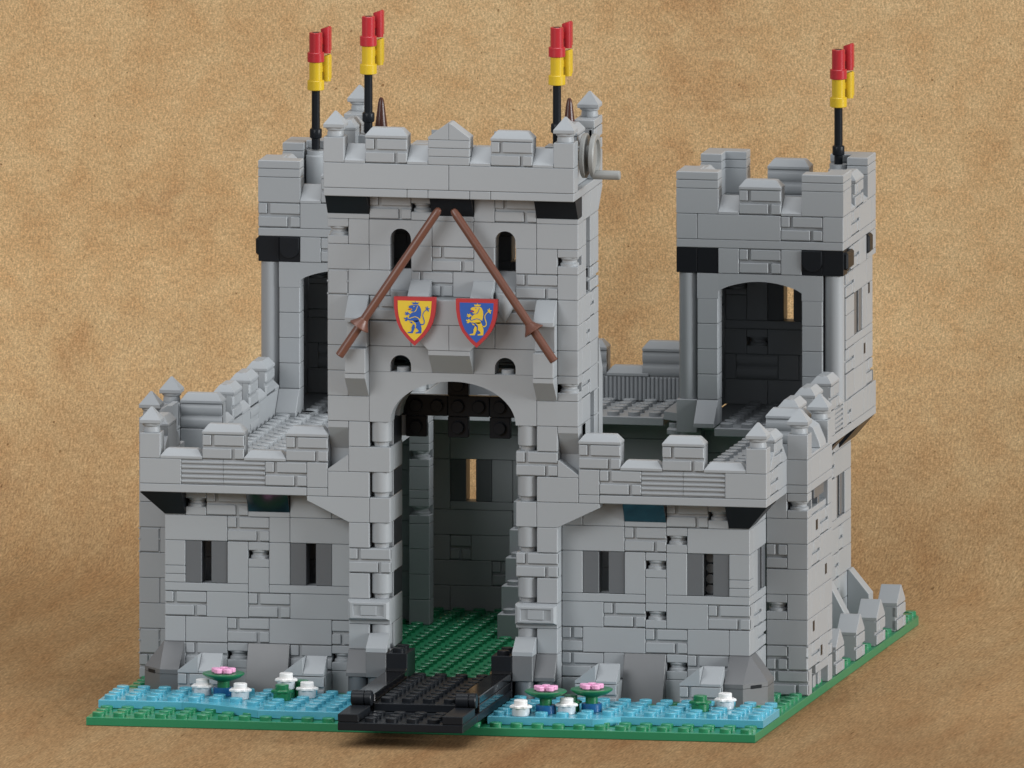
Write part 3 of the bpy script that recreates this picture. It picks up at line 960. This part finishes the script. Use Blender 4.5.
# slit windows: arched bricks 3 and 5 wide
def slit(x0, x1, sx, c, top, par):
    a = MB().mat(GREY).frame('F', 0, 8)
    pts = [(x0+0.007, c+0.007), (sx, c+0.007)]
    if top: spring = c+0.3
    else: spring = c+0.3
    pts.append((sx, spring))
    for i in range(1, 12):
        th = PI-PI*i/12; pts.append((sx+0.5+0.5*math.cos(th), spring+0.5*math.sin(th)))
    pts += [(sx+1, spring), (sx+1, c+0.007), (x1-0.007, c+0.007), (x1-0.007, c+1.2), (x0+0.007, c+1.2)]
    archmesh(a, pts, 0, 1); build('arch', a, par)
slit(12, 15, 13, 22.0, True, gate); slit(17, 20, 18, 22.0, True, gate)
slit(12, 15, 13, 16.0, False, gate); slit(17, 20, 18, 16.0, False, gate)
# inverted half cones under the slits
for x in (13.5, 18.5):
    c = MB().mat(GREY); c.lathe(x, 8.0, [(0.03, 18.45), (0.2, 18.75), (0.36, 19.1), (0.44, 19.5), (0.45, 19.85), (0.42, 19.9)], 20, a0=PI, a1=2*PI)
    build('corbel', c, gate)
# framed panel bricks on the piers
for x in (11, 19):
    c = MB().mat(GREY).frame('F', 0, 8)
    def fr(a0, a1, z0, z1, b0): c.box(a0, a1, b0, 0.0, z0, z1, ch=0.05)
    c.add([(x+0.0, 0, 4.2), (x+2.0, 0, 4.2), (x+2.0, 0, 5.2), (x, 0, 5.2), (x+0.22, -0.34, 4.28), (x+1.95-0.0, -0.34, 4.28), (x+1.95, -0.34, 5.0), (x+0.22, -0.34, 5.0)][:0], [])
    lo = [(x, 0.0), (x+2, 0.0)]
    vs = [(x+0.01, 0.01, 4.2), (x+1.99, 0.01, 4.2), (x+1.99, 0.01, 5.19), (x+0.01, 0.01, 5.19),
          (x+0.01, -0.22, 4.24), (x+1.99, -0.22, 4.24), (x+1.99, -0.22, 5.14), (x+0.01, -0.22, 5.14),
          (x+0.14, -0.34, 4.32), (x+1.86, -0.34, 4.32), (x+1.86, -0.34, 5.04), (x+0.14, -0.34, 5.04),
          (x+0.26, -0.34, 4.4), (x+1.74, -0.34, 4.4), (x+1.74, -0.34, 4.96), (x+0.26, -0.34, 4.96),
          (x+0.29, -0.27, 4.43), (x+1.71, -0.27, 4.43), (x+1.71, -0.27, 4.93), (x+0.29, -0.27, 4.93)]
    fs = [[0, 1, 2, 3], [16, 17, 18, 19]]
    for r_ in range(4):
        for j in range(4): fs.append([r_*4+j, r_*4+(j+1) % 4, r_*4+4+(j+1) % 4, r_*4+4+j])
    c.add(vs, fs)
    c.box(x+0.6, x+1.4, -0.33, -0.2, 4.44, 4.92, ch=0.03)
    build('panel_brick', c, gate)
# feet of the piers
for (xs, xb) in ((11, 12), (20, 19)):
    c = MB().mat(SLATE).frame('F', 0, 7)
    c.prism([(1, 1.6), (1, 2.8), (0.93, 2.8), (0.05, 1.85), (0.05, 1.6)] if False else [(0.98, 1.6), (0.98, 2.8), (0.9, 2.8), (0.25, 1.78), (0.25, 1.6)], 'a', xs, xs+1)
    c.mat(SHUT)
    c.lathe(xs+0.5, 0.75, [(0.47, 0.41), (0.47, 1.58)], 20)
    c.mat(SLATE).box(xb, xb+1, 0, 0.98, 1.6, 2.8)
    c.mat(SHUT).lathe(xb+0.5, 0.5, [(0.47, 0.41), (0.47, 1.58)], 20)
    c.mat(GREY).cheese(xb, 2.8, 'F', 0, lip=0.2)
    build('pier_foot', c, gate)
# winch wheel on the side of the gatehouse
w = MB().mat(WARM)
w.lathe(0, 9.0, [(1.0, 22.02), (1.06, 22.06), (1.06, 22.22), (0.98, 22.26)], 36, axis='a', cc=26.35)
w.lathe(0, 9.0, [(0.5, 22.2), (0.5, 22.55)], 24, axis='a', cc=26.35)
w.lathe(0, 9.0, [(0.72, 22.62), (0.98, 22.46), (1.04, 22.5), (1.04, 22.66), (0.98, 22.72), (0.78, 22.72), (0.72, 22.62)][1:6]+[(0.74, 22.58)], 36, axis='a', cc=26.35)
wo = build('winch_wheel', w, gate)
w = MB().mat(WARM); w.lathe(0, 8.55, [(0.2, 22.6), (0.22, 22.64), (0.22, 23.85), (0.19, 23.9)], 18, axis='a', cc=25.52)
build('winch_handle', w, gate)
# portcullis: black plates with studs towards the front
c = MB().mat(BLACK)
cells = [(15, 14.4)] + [(x, 13.4) for x in (13, 14, 15, 16, 17, 18)] + [(x, 12.4) for x in (13, 15, 17)]
for z0, xs in ((14.4, [(15, 16)]), (13.4, [(12.6, 13), (13, 15), (15, 17), (17, 19)]), (12.4, [(13, 14), (15, 16), (17, 18)])):
    for xa, xb in xs: c.box(xa, xb, 11.8, 12.2, z0, z0+1.0)
for x, z in cells:
    c.lathe(x+0.5, 0, [(0.3, 11.81), (0.3, 11.64), (0.27, 11.61)], 18, axis='b', cc=z+0.5)
build('portcullis', c, gate)
# brown stakes are placed on the gatehouse roof further down

# ================================================================== drawbridge
D = MB().mat(BLACK)
D.box(13, 19, -5, -1.5, 0.8, 1.2)
D.box(13, 14, -5, -2, 1.2, 1.6); D.box(18, 19, -5, -2, 1.2, 1.6)
D.studs(14, 18, -5, -2, 1.2, 16)
D.box(13, 19, -1.4, 7, 0.8, 1.2)
D.box(14, 18, -1.2, 8, 1.2, 1.6); D.studs(14, 18, -1, 8, 1.6, 16)
D.studs(13, 19, -2, -1.6, 1.2, 12)
DB = build('drawbridge', D)
tag(DB, 'black studded drawbridge reaching forward from the castle gate', 'drawbridge')
for x in (13, 18):
    c = MB().mat(GLOSS)
    c.box(x, x+1, -0.9, 3, 1.2, 1.6); c.box(x, x+1, 3, 7, 1.2, 1.6)
    c.box(x, x+1, -0.9, 7, 1.6, 2.0, ch=0.04)
    c.prism([(7, 2.0), (7, 2.8), (6.9, 2.8), (4.5, 2.05), (4.5, 2.0)][::-1] if False else [(7, 2.0), (7, 2.1), (6.9, 2.1), (6.5, 2.0)], 'a', x, x+1)
    build('side_rail', c, DB)
    c = MB().mat(BLACK)
    c.box(x, x+1, 7, 9, 1.6, 2.8); c.box(x, x+1, 7, 9, 0.41, 1.6)
    c.stud(x+0.5, 7.5, 2.8); c.stud(x+0.5, 8.5, 2.8)
    build('bridge_post', c, DB)
    c = MB().mat(BLACK)
    c.lathe(0, -1.45, [(0.34, x+0.0), (0.37, x+0.04), (0.37, x+0.6), (0.31, x+0.62), (0.31, x+0.66), (0.37, x+0.68), (0.37, x+0.93), (0.33, x+0.97)], 22, axis='a', cc=1.86)
    build('hinge', c, DB)

# ================================================================== battlement posts on the right rim
PG = 'small roofed posts along the right rim of the baseplate'
pr = thing('battlement_post', 'frontmost roofed grey post, half hidden behind the side buttress', 'post', (31.6, 21, 0.4), PG)
c = MB().mat(GREY).frame('R', 32, 20)
c.masonry(0, 2, 0.4, 1.2, 0.78)
build('post_body', c, pr)
c = MB().mat(GREY).frame('R', 32, 20)
c.prism([(0, 1.6), (2, 1.6), (2, 1.75), (1.06, 2.5), (0.94, 2.5), (0, 1.75)], 'b', 0.02, 0.99)
c.lathe(1.5, 0.62, [(0.2, 1.85), (0.2, 2.32), (0.14, 2.38)], 14)
c.lathe(0, 0.1, [(0.05, -0.0)], 3) if False else None
build('post_roof', c, pr)
for y, lb in ((26, 'second roofed grey post from the front, beside the first leaning buttress'), (31, 'third roofed grey post from the front, in front of the rear leaning buttress'), (36, 'rearmost roofed grey post, nearest the rounded baseplate corner')):
    copy_thing(pr, (31.6, y, 0.4), lb)

# ================================================================== flags
FG = 'red and yellow banners on black poles'
def flag(x, y, z, label):
    f = thing('flag_banner', label, 'flag', (x, y, z), FG)
    c = MB().mat(BLACK).frame('F', x, y)
    c.lathe(0, 0, [(0.2, z), (0.2, z+0.5), (0.27, z+0.54), (0.29, z+0.58), (0.29, z+0.92), (0.27, z+0.96), (0.2, z+1.0), (0.19, z+5.52), (0.16, z+5.54)], 20)
    build('pole', c, f)
    for k, (mt, nm) in enumerate(((YELLOW, 'yellow_tube'), (RED, 'red_tube'))):
        zz = z+2.80+k*1.33
        c = MB().mat(mt).frame('F', x, y)
        c.lathe(0, 0, [(0.36, zz), (0.40, zz+0.03), (0.40, zz+0.44), (0.37, zz+0.47), (0.31, zz+0.48), (0.31, zz+1.38), (0.28, zz+1.40)], 24)
        build(nm, c, f)
        # second tube behind, cut on a slant
        c = MB().mat(mt).frame('F', x, y)
        n = 20; bx, by, rr = 0.28, 1.0, 0.24
        vs = []
        for i in range(n):
            th = 2*PI*i/n; vs.append((bx+rr*math.cos(th), by+rr*math.sin(th), zz+0.3))
        for i in range(n):
            th = 2*PI*i/n; vs.append((bx+rr*math.cos(th), by+rr*math.sin(th), zz+1.5+0.08*math.cos(th)))
        for i in range(n):
            th = 2*PI*i/n; vs.append((bx+(rr-0.08)*math.cos(th), by+(rr-0.08)*math.sin(th), zz+1.5+0.08*math.cos(th)))
        for i in range(n):
            th = 2*PI*i/n; vs.append((bx+(rr-0.08)*math.cos(th), by+(rr-0.08)*math.sin(th), zz+0.7))
        fs = [list(range(n)), [3*n+i for i in range(n)]]
        for r_ in range(3):
            for i in range(n): fs.append([r_*n+i, r_*n+(i+1) % n, (r_+1)*n+(i+1) % n, (r_+1)*n+i])
        c.add(vs, fs)
        c.box(bx+0.02, bx+0.2, by+0.15, by+0.55, zz+0.32, zz+1.5, ch=0.05)
        c.box(0.0, 0.2, 0.25, by-0.15, zz+0.7, zz+1.1, ch=0.05)
        build(nm.replace('tube', 'streamer'), c, f)
    return f
FL = flag(3.5, 38.5, 22.05, 'red and yellow flag on the rear left tower, furthest left of the four')
copy_thing(FL, (28.5, 38.5, 21.9), 'red and yellow flag on the rear right tower, furthest right of the four')
copy_thing(FL, (11.5, 10.4, 26.95), 'red and yellow flag behind the left end of the gatehouse parapet')
copy_thing(FL, (20.5, 10.5, 26.65), 'red and yellow flag beside the winch end of the gatehouse parapet')
# pillars the gatehouse flags stand on
for (xx, zt) in ((11, 26.9), (20, 26.6)):
    c = MB().mat(GREY); c.box(xx, xx+1, 10, 11, 24.8, 25.9); c.box(xx, xx+1, 10, 11, 25.9, zt)
    build('flag_post', c, gate)

# ================================================================== brown stakes
SG = 'dark brown pointed stakes on the gatehouse roof'
c = MB().mat(DBROWN).frame('F', 11.8, 12.0)
c.lathe(0, 0, [(0.40, 24.8), (0.38, 26.2), (0.3, 27.0), (0.16, 28.1), (0.11, 28.35), (0.05, 28.42)], 20)
st = build('roof_stake', c, origin=(11.8, 12.0, 24.8))
tag(st, 'dark brown pointed stake beside the left gatehouse flagpole', 'stake', SG)
s2 = st.copy(); COL.objects.link(s2); s2.location = (20.8*U, 12.0*U, 25.0*U)
s2['label'] = 'dark brown pointed stake beside the right gatehouse flagpole'

# ================================================================== lances
def lance(p0, p1, gp, label):
    # p0 top, p1 lower end, gp fraction at which the guard sits
    A = Vector(p0); B = Vector(p1); ax = (B-A); Ln = ax.length; ax.normalize()
    q = Vector((0, 1, 0)); e1 = ax.cross(q).normalized(); e2 = ax.cross(e1)
    def tube(prof, n=18):
        c = MB().mat(BROWN); vs = []
        for r_, t in prof:
            for i in range(n):
                th = 2*PI*i/n; p = A+ax*t+e1*(r_*math.cos(th))+e2*(r_*math.sin(th)); vs.append(tuple(p))
        fs = [list(range(n)), [(len(prof)-1)*n+i for i in range(n)]]
        for k in range(len(prof)-1):
            for i in range(n): fs.append([k*n+i, k*n+(i+1) % n, (k+1)*n+(i+1) % n, (k+1)*n+i])
        return c.add(vs, fs)
    t = thing('lance', label, 'lance', tuple(B), 'crossed brown lances on the gatehouse front')
    g = Ln*gp
    build('shaft', tube([(0.06, 0), (0.14, 0.05), (0.18, 0.16), (0.2, 0.4), (0.205, Ln-0.03), (0.18, Ln)]), t)
    build('hand_guard', tube([(0.2, g-0.42), (0.24, g-0.38), (0.3, g-0.26), (0.5, g-0.02), (0.5, g+0.03), (0.4, g+0.04), (0.2, g-0.1)]), t)
def at(u, v, y):
    x = (u-86.1-4.06*y)/20.91
    return (x, y, (725.4+0.545*x-2.95*y-v)/21.07)
lance(at(440.0, 208.5, 7.15), at(339.5, 356, 6.45), 0.80, 'left brown lance leaning down to the left beside the yellow shield')
lance(at(452.8, 209.5, 7.15), at(554.5, 361.5, 6.45), 0.80, 'right brown lance leaning down to the right beside the blue shield')

# ================================================================== shields
LION = [  # polygons in zoomed-crest pixels, origin at the shield's top left
 # crown
 [(300,172),(318,190),(322,176),(336,186),(343,164),(352,186),(366,176),(370,190),(390,174),(376,204),(312,204)],
 # head and mane
 [(262,226),(285,214),(330,212),(345,210),(380,212),(398,226),(412,262),(416,300),(412,340),(402,382),(392,378),(372,362),(340,352),(300,362),(262,376),(266,350),(282,322),(300,306),(330,296),(300,292),(282,284),(284,276),(300,278),(306,266),(296,254),(280,250),(262,246)],
 # upper fore paw
 [(276,340),(262,322),(250,332),(238,342),(226,334),(236,326),(214,330),(212,318),(232,318),(214,304),(224,294),(240,308),(246,294),(258,298),(256,312),(272,312)],
 # lower fore paw + arm
 [(262,380),(300,372),(330,362),(360,360),(380,380),(390,410),(360,420),(320,412),(300,404),(270,404),(250,396),(236,410),(214,410),(212,400),(226,394),(204,382),(204,366),(216,372),(226,374),(230,360),(248,362),(246,376)],
 # body and hind leg
 [(318,404),(388,402),(408,446),(420,500),(416,562),(350,564),(344,552),(380,542),(382,524),(356,500),(346,490),(340,450)],
 # thigh of the other leg
 [(314,446),(334,460),(336,496),(318,540),(310,560),(250,560),(246,548),(290,540),(296,520),(296,490)],
 # belly tuft
 [(270,414),(300,420),(312,440),(290,436)],
 # tail
 [(404,446),(430,448),(446,440),(450,420),(446,400),(436,370),(430,345),(434,315),(450,290),(470,272),(476,278),(456,296),(442,318),(440,345),(448,372),(458,400),(460,424),(454,446),(436,460),(408,462)],
 # tail tuft
 [(468,272),(480,262),(468,248),(474,238),(486,250),(488,230),(498,230),(496,248),(524,256),(516,262),(502,266),(512,284),(504,298),(494,282),(486,276),(476,280)],
]
def shield(u0, v0, field, figure, label):
    y = 6.62
    k = 1/12.38
    def q(px, py):      # zoom pixel of the crest -> scene
        p = at(u0+px*k, v0+py*k, y); return (p[0], p[2])
    t = thing('heraldic_shield', label, 'shield', (at(u0+330*k, v0+710*k, y)), 'heraldic shields between the lances')
    out = [(75, 112), (592, 122), (588, 250), (575, 350), (545, 450), (510, 520), (450, 600), (390, 660), (333, 716), (270, 660), (215, 600), (155, 520), (115, 430), (92, 340), (78, 240)]
    inn = [(124, 156), (544, 166), (538, 260), (524, 360), (498, 440), (470, 500), (420, 570), (370, 620), (331, 656), (285, 615), (240, 565), (190, 500), (160, 430), (138, 350), (126, 260)]
    import mathutils
    def flat(c, poly, y0, y1):
        pl = [q(*p) for p in poly]
        ar = sum(pl[i-1][0]*pl[i][1]-pl[i][0]*pl[i-1][1] for i in range(len(pl)))
        n = len(pl)
        tri = mathutils.geometry.tessellate_polygon([[Vector((p[0], p[1], 0)) for p in pl]])
        vs = [(p[0], y0, p[1]) for p in pl]+[(p[0], y1, p[1]) for p in pl]
        fs = [list(f) for f in tri]+[[n+i for i in f] for f in tri]
        for i in range(n): fs.append([i, (i+1) % n, n+(i+1) % n, n+i])
        c.add(vs, fs)
    c = MB().mat(SRED); flat(c, out, y, y+0.3); build('shield_rim', c, t)
    c = MB().mat(field); flat(c, inn, y-0.012, y+0.1); build('shield_field', c, t)
    c = MB().mat(figure)
    for p in LION: flat(c, p, y-0.024, y-0.005)
    c.mat(SRED); flat(c, [(248, 268), (270, 256), (292, 254), (294, 266), (268, 272)], y-0.03, y-0.01)
    c.mat(field); flat(c, [(318, 228), (330, 224), (334, 232), (322, 236)], y-0.03, y-0.02)
    for seg in ([(266,376),(300,362),(340,352),(372,362),(392,380),(388,386),(368,370),(340,360),(302,370),(268,384)],
                [(366,226),(374,226),(362,262),(352,286),(330,300),(322,300),(344,280),(356,258)],
                [(300,408),(320,416),(348,440),(352,470),(346,496),(340,494),(342,468),(338,446),(316,424),(298,414)]):
        flat(c, seg, y-0.03, y-0.02)
    build('lion_emblem', c, t)
shield(388, 288, SYEL, SBLU, 'shield with a blue crowned lion on a yellow field and red rim')
shield(450, 290, SBLU, SYEL, 'shield with a yellow crowned lion on a blue field and red rim')

# ================================================================== moat plants
def flower_mesh(mt, base_mt, x=0, y=0, z=0):
    c = MB().mat(base_mt).frame('F', x, y)
    c.lathe(0, 0, [(0.40, z), (0.42, z+0.03), (0.42, z+0.38), (0.4, z+0.4)], 22)
    c.mat(mt)
    n = 30; vs = []
    for zz, k in ((z+0.36, 0.92), (z+0.39, 1.0), (z+0.47, 1.0), (z+0.5, 0.92)):
        for i in range(n):
            th = 2*PI*i/n; rr = (0.49+0.05*math.cos(7*th))*k
            vs.append((rr*math.cos(th), rr*math.sin(th), zz))
    fs = [list(range(n)), [3*n+i for i in range(n)]]
    for r_ in range(3):
        for i in range(n): fs.append([r_*n+i, r_*n+(i+1) % n, (r_+1)*n+(i+1) % n, (r_+1)*n+i])
    c.add(vs, fs)
    c.lathe(0, 0, [(0.32, z+0.48), (0.32, z+0.72), (0.29, z+0.75)], 20)
    return c
fw = build('white_flower', flower_mesh(WHITE, CLEAR), origin=(0, 0, 0))
fw.location = (4.5*U, 5.5*U, 0.8*U)
WG = 'white round flowers on the moat'
labs = {(4.5, 5.5): 'white flower just left of the left lily pad', (6.5, 4.5): 'white flower just right of the left lily pad',
        (9.5, 5.5): 'white flower right of the green sprout on the left moat',
        (20.5, 1.5): 'white flower nearest the drawbridge on the right moat', (22.5, 2.5): 'white flower between the two right lily pads',
        (29.5, 5.5): 'white flower near the right end of the moat'}
tag(fw, labs[(4.5, 5.5)], 'flower', WG)
for p in fl_white[1:]:
    o = fw.copy(); COL.objects.link(o); o.location = (p[0]*U, p[1]*U, 0.8*U); o['label'] = labs[p]
o = fw.copy(); COL.objects.link(o); o.location = (8.5*U, 5.5*U, 1.2*U); o['label'] = 'white flower standing highest, behind the green sprout on the left moat'
gw = build('green_sprout', flower_mesh(LEAF, LEAF), origin=(0, 0, 0)); gw.location = (8.5*U, 4.5*U, 0.8*U)
tag(gw, 'green round sprout in front of the tallest white flower', 'water plant', 'green round sprouts on the moat')
for p, lb in (((9.15, 4.9+1.1), 'green round sprout half hidden behind the tallest white flower'), ((22.5, 3.5), 'green round sprout hidden between the two right lily pads'), ((28.5, 4.5), 'green round sprout beside the rightmost white flower')):
    o = gw.copy(); COL.objects.link(o); o.location = (p[0]*U, p[1]*U, 0.8*U); o['label'] = lb
c = MB().mat(GREEN); c.lathe(8.5, 5.5, [(0.42, 0.8), (0.42, 1.19)], 20); o = build('flower_stand', c); tag(o, 'green round stand under the highest white flower', 'round brick')
LG = 'green lily pads with pink blossoms on the moat'
def lily(x, y, label):
    t = thing('water_lily', label, 'water lily', (x, y, 0.8), LG)
    z = 0.8
    c = MB().mat(DBLUE).frame('F', x, y); c.lathe(0, 0, [(0.46, z), (0.48, z+0.02), (0.48, z+0.36), (0.45, z+0.4)], 24); build('base', c, t)
    c = MB().mat(LEAF).frame('F', x, y)
    c.lathe(0, 0, [(0.29, z+0.38), (0.29, z+0.68), (0.45, z+0.74), (0.78, z+0.86), (0.98, z+1.0), (1.0, z+1.04), (0.97, z+1.08), (0.8, z+1.07), (0.3, z+1.05), (0.1, z+1.05)], 36)
    build('pad', c, t)
    c = MB().mat(PINK).frame('F', x, y)
    for i in range(5):
        th = 0.45+2*PI*i/5
        c.lathe(0.38*math.cos(th), 0.38*math.sin(th), [(0.17, z+1.08), (0.21, z+1.12), (0.21, z+1.27), (0.18, z+1.3)], 12)
    c.lathe(0, 0, [(0.3, z+1.04), (0.3, z+1.2)], 12)
    build('blossom', c, t)
    return t
ly = lily(5.5, 5.5, 'green lily pad with pink blossom on the left moat')
copy_thing(ly, (21.5, 2.5, 0.8), 'green lily pad with pink blossom nearest the drawbridge on the right moat')
copy_thing(ly, (23.5, 3.5, 0.8), 'second green lily pad with pink blossom right of the drawbridge')

# ================================================================== paper sweep
prof = []
L = 0
R_ = 14.0; Y0 = 48.0
ys = [-160, -60, -20, 0, 20, 35, Y0]
path = [(y, -0.005) for y in ys]
for i in range(1, 25):
    th = i/24*PI/2; path.append((Y0+R_*math.sin(th), -0.005+R_*(1-math.cos(th))))
path += [(Y0+R_, z) for z in (25, 40, 70, 120)]
arc = [0]
for i in range(1, len(path)): arc.append(arc[-1]+math.dist(path[i], path[i-1]))
xs = [-62, -31, 0, 31, 62, 94]
me = bpy.data.meshes.new('paper_backdrop')
vs = [(x*U, p[0]*U, p[1]*U) for p in path for x in xs]
fs = []; n = len(xs)
for i in range(len(path)-1):
    for j in range(n-1): fs.append([i*n+j, i*n+j+1, (i+1)*n+j+1, (i+1)*n+j])
me.from_pydata(vs, [], fs)
uv = me.uv_layers.new(name='UVMap')
# printed paper: its grain is finer along the lying part than up the standing part
acc = [0]
for i in range(1, len(path)):
    dy = path[i][0]-path[i-1][0]; dz = path[i][1]-path[i-1][1]
    acc.append(acc[-1]+math.hypot(0.15*dy, dz))
for p in me.polygons:
    for li in p.loop_indices:
        vi = me.loops[li].vertex_index
        uv.data[li].uv = (xs[vi % n]/100, acc[vi//n]/100)
me.polygons.foreach_set('use_smooth', [True]*len(me.polygons))
bd = bpy.data.objects.new('backdrop', me); COL.objects.link(bd)
bd['kind'] = 'structure'
m, nt, b = newmat('old_kraft_paper')
N = nt.nodes; K = nt.links
uvn = N.new('ShaderNodeUVMap'); uvn.uv_map = 'UVMap'
def noise(scale, detail=4, rough=0.6, sx=1, sy=1, dist=0.0):
    mp = N.new('ShaderNodeMapping'); mp.inputs['Scale'].default_value = (sx, sy, 1)
    K.new(uvn.outputs['UV'], mp.inputs['Vector'])
    t = N.new('ShaderNodeTexNoise'); t.inputs['Scale'].default_value = scale; t.inputs['Detail'].default_value = detail
    t.inputs['Roughness'].default_value = rough; t.inputs['Distortion'].default_value = dist
    K.new(mp.outputs['Vector'], t.inputs['Vector']); return t
def ramp(src, pts):
    r_ = N.new('ShaderNodeValToRGB'); e = r_.color_ramp.elements
    e[0].position, e[0].color = pts[0][0], (*pts[0][1], 1); e[1].position, e[1].color = pts[1][0], (*pts[1][1], 1)
    for p in pts[2:]:
        x = e.new(p[0]); x.color = (*p[1], 1)
    K.new(src.outputs[0], r_.inputs[0]); return r_
def mix(a, b_, fac, mode='MULTIPLY'):
    x = N.new('ShaderNodeMix'); x.data_type = 'RGBA'; x.blend_type = mode
    x.inputs[0].default_value = fac if not hasattr(fac, 'outputs') else 1
    if hasattr(fac, 'outputs'): K.new(fac.outputs[0], x.inputs[0])
    K.new(a, x.inputs[6]); K.new(b_, x.inputs[7]); return x.outputs[2]
big = ramp(noise(5.0, 7, 0.7, dist=0.3), [(0.30, (0.50, 0.275, 0.130)), (0.46, (0.70, 0.475, 0.250)), (0.66, (0.80, 0.58, 0.325))])
fib = ramp(noise(760, 3, 0.6, 1.2, 0.62), [(0.28, (0.70, 0.69, 0.67)), (0.72, (1.20, 1.20, 1.19))])
mid = ramp(noise(60, 5, 0.7), [(0.3, (0.93, 0.86, 0.80)), (0.7, (1.05, 1.10, 1.13))])
fine = ramp(noise(1250, 2, 0.5), [(0.3, (0.74, 0.74, 0.73)), (0.7, (1.22, 1.22, 1.22))])
spk = ramp(noise(400, 1, 0.4), [(0.205, (0.35, 0.28, 0.22)), (0.25, (1, 1, 1))])
cc = mix(big.outputs[0], fib.outputs[0], 1.0); cc = mix(cc, mid.outputs[0], 1.0); cc = mix(cc, fine.outputs[0], 1.0); cc = mix(cc, spk.outputs[0], 0.8)
# shade painted into the sheet: lying part darker and browner, with an uneven edge
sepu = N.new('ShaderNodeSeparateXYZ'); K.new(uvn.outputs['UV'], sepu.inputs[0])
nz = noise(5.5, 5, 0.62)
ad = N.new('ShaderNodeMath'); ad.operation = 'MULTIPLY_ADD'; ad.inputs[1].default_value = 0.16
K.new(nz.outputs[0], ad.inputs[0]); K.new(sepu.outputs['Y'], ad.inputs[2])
low_shade = ramp(ad, [(0.0, (1, 1, 1)), (1.0, (1, 1, 1))])
fe = low_shade.color_ramp.elements
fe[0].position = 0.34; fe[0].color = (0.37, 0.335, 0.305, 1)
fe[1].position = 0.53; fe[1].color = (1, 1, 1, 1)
cc = mix(cc, low_shade.outputs[0], 1.0)
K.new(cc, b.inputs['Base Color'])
b.inputs['Roughness'].default_value = 0.95; b.inputs['Specular IOR Level'].default_value = 0.1
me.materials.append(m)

# ================================================================== light
w = bpy.data.worlds.new('World'); SC.world = w; w.use_nodes = True
wn = w.node_tree; bg = wn.nodes['Background']
tc = wn.nodes.new('ShaderNodeTexCoord'); sp = wn.nodes.new('ShaderNodeSeparateXYZ')
wn.links.new(tc.outputs['Generated'], sp.inputs[0])
rp = wn.nodes.new('ShaderNodeValToRGB')
e = rp.color_ramp.elements
e[0].position = 0.0; e[0].color = (0.05, 0.05, 0.05, 1)
e[1].position = 1.0; e[1].color = (0.62, 0.64, 0.68, 1)
x = e.new(0.5); x.color = (0.27, 0.275, 0.29, 1)
mr = wn.nodes.new('ShaderNodeMapRange'); mr.inputs['From Min'].default_value = -1
wn.links.new(sp.outputs['Z'], mr.inputs['Value']); wn.links.new(mr.outputs['Result'], rp.inputs[0])
wn.links.new(rp.outputs['Color'], bg.inputs['Color']); bg.inputs['Strength'].default_value = 0.9
def sun(name, frm, strength, angle, col=(1, 1, 1)):
    l = bpy.data.lights.new(name, 'SUN'); l.energy = strength; l.angle = math.radians(angle); l.color = col
    o = bpy.data.objects.new(name, l); COL.objects.link(o)
    o.rotation_euler = (-Vector(frm)).to_track_quat('-Z', 'Y').to_euler()
def area(name, pos, target, size, power, col=(1, 1, 1)):
    l = bpy.data.lights.new(name, 'AREA'); l.shape = 'DISK'; l.size = size*U; l.energy = power; l.color = col
    o = bpy.data.objects.new(name, l); COL.objects.link(o)
    o.location = [c_*U for c_ in pos]
    o.rotation_euler = (Vector(target)-Vector(pos)).to_track_quat('-Z', 'Y').to_euler()
area('key_lamp', (-22, -70, 58), (16, 10, 14), 55, 2.9, (0.98, 0.99, 1.0))
sun('side_fill', (1.0, -0.22, 0.2), 3.0, 26, (0.97, 0.99, 1.0))  # added sun that brightens the right-hand faces in place of a reflection
sun('top_fill', (0.1, 0.1, 1.0), 1.4, 40, (0.98, 0.99, 1.0))  # added overhead sun, only to lift the top faces

# ================================================================== camera
yaw, pit, roll = 0.19273, 0.1411, -0.00087
S_ = 21.30
fw_ = Vector((-math.sin(yaw)*math.cos(pit), math.cos(yaw)*math.cos(pit), -math.sin(pit)))
rt = Vector((math.cos(yaw), math.sin(yaw), 0)); up = rt.cross(fw_)
r2 = math.cos(roll)*rt+math.sin(roll)*up; u2 = -math.sin(roll)*rt+math.cos(roll)*up
C = r2*((512-86.1)/S_)+u2*((725.4-384)/S_)-fw_*150
cam = bpy.data.cameras.new('camera'); co = bpy.data.objects.new('camera', cam); COL.objects.link(co)
cam.type = 'ORTHO'; cam.ortho_scale = 1024/S_*U
cam.clip_start = 0.01; cam.clip_end = 10
from mathutils import Matrix
M = Matrix((( r2.x, u2.x, -fw_.x, C.x*U), (r2.y, u2.y, -fw_.y, C.y*U), (r2.z, u2.z, -fw_.z, C.z*U), (0, 0, 0, 1)))
co.matrix_world = M
SC.camera = co
SC.view_settings.view_transform = 'Standard'; SC.view_settings.look = 'None'
SC.view_settings.exposure = 0; SC.view_settings.gamma = 1
SC.cycles.max_bounces = 8; SC.cycles.diffuse_bounces = 2
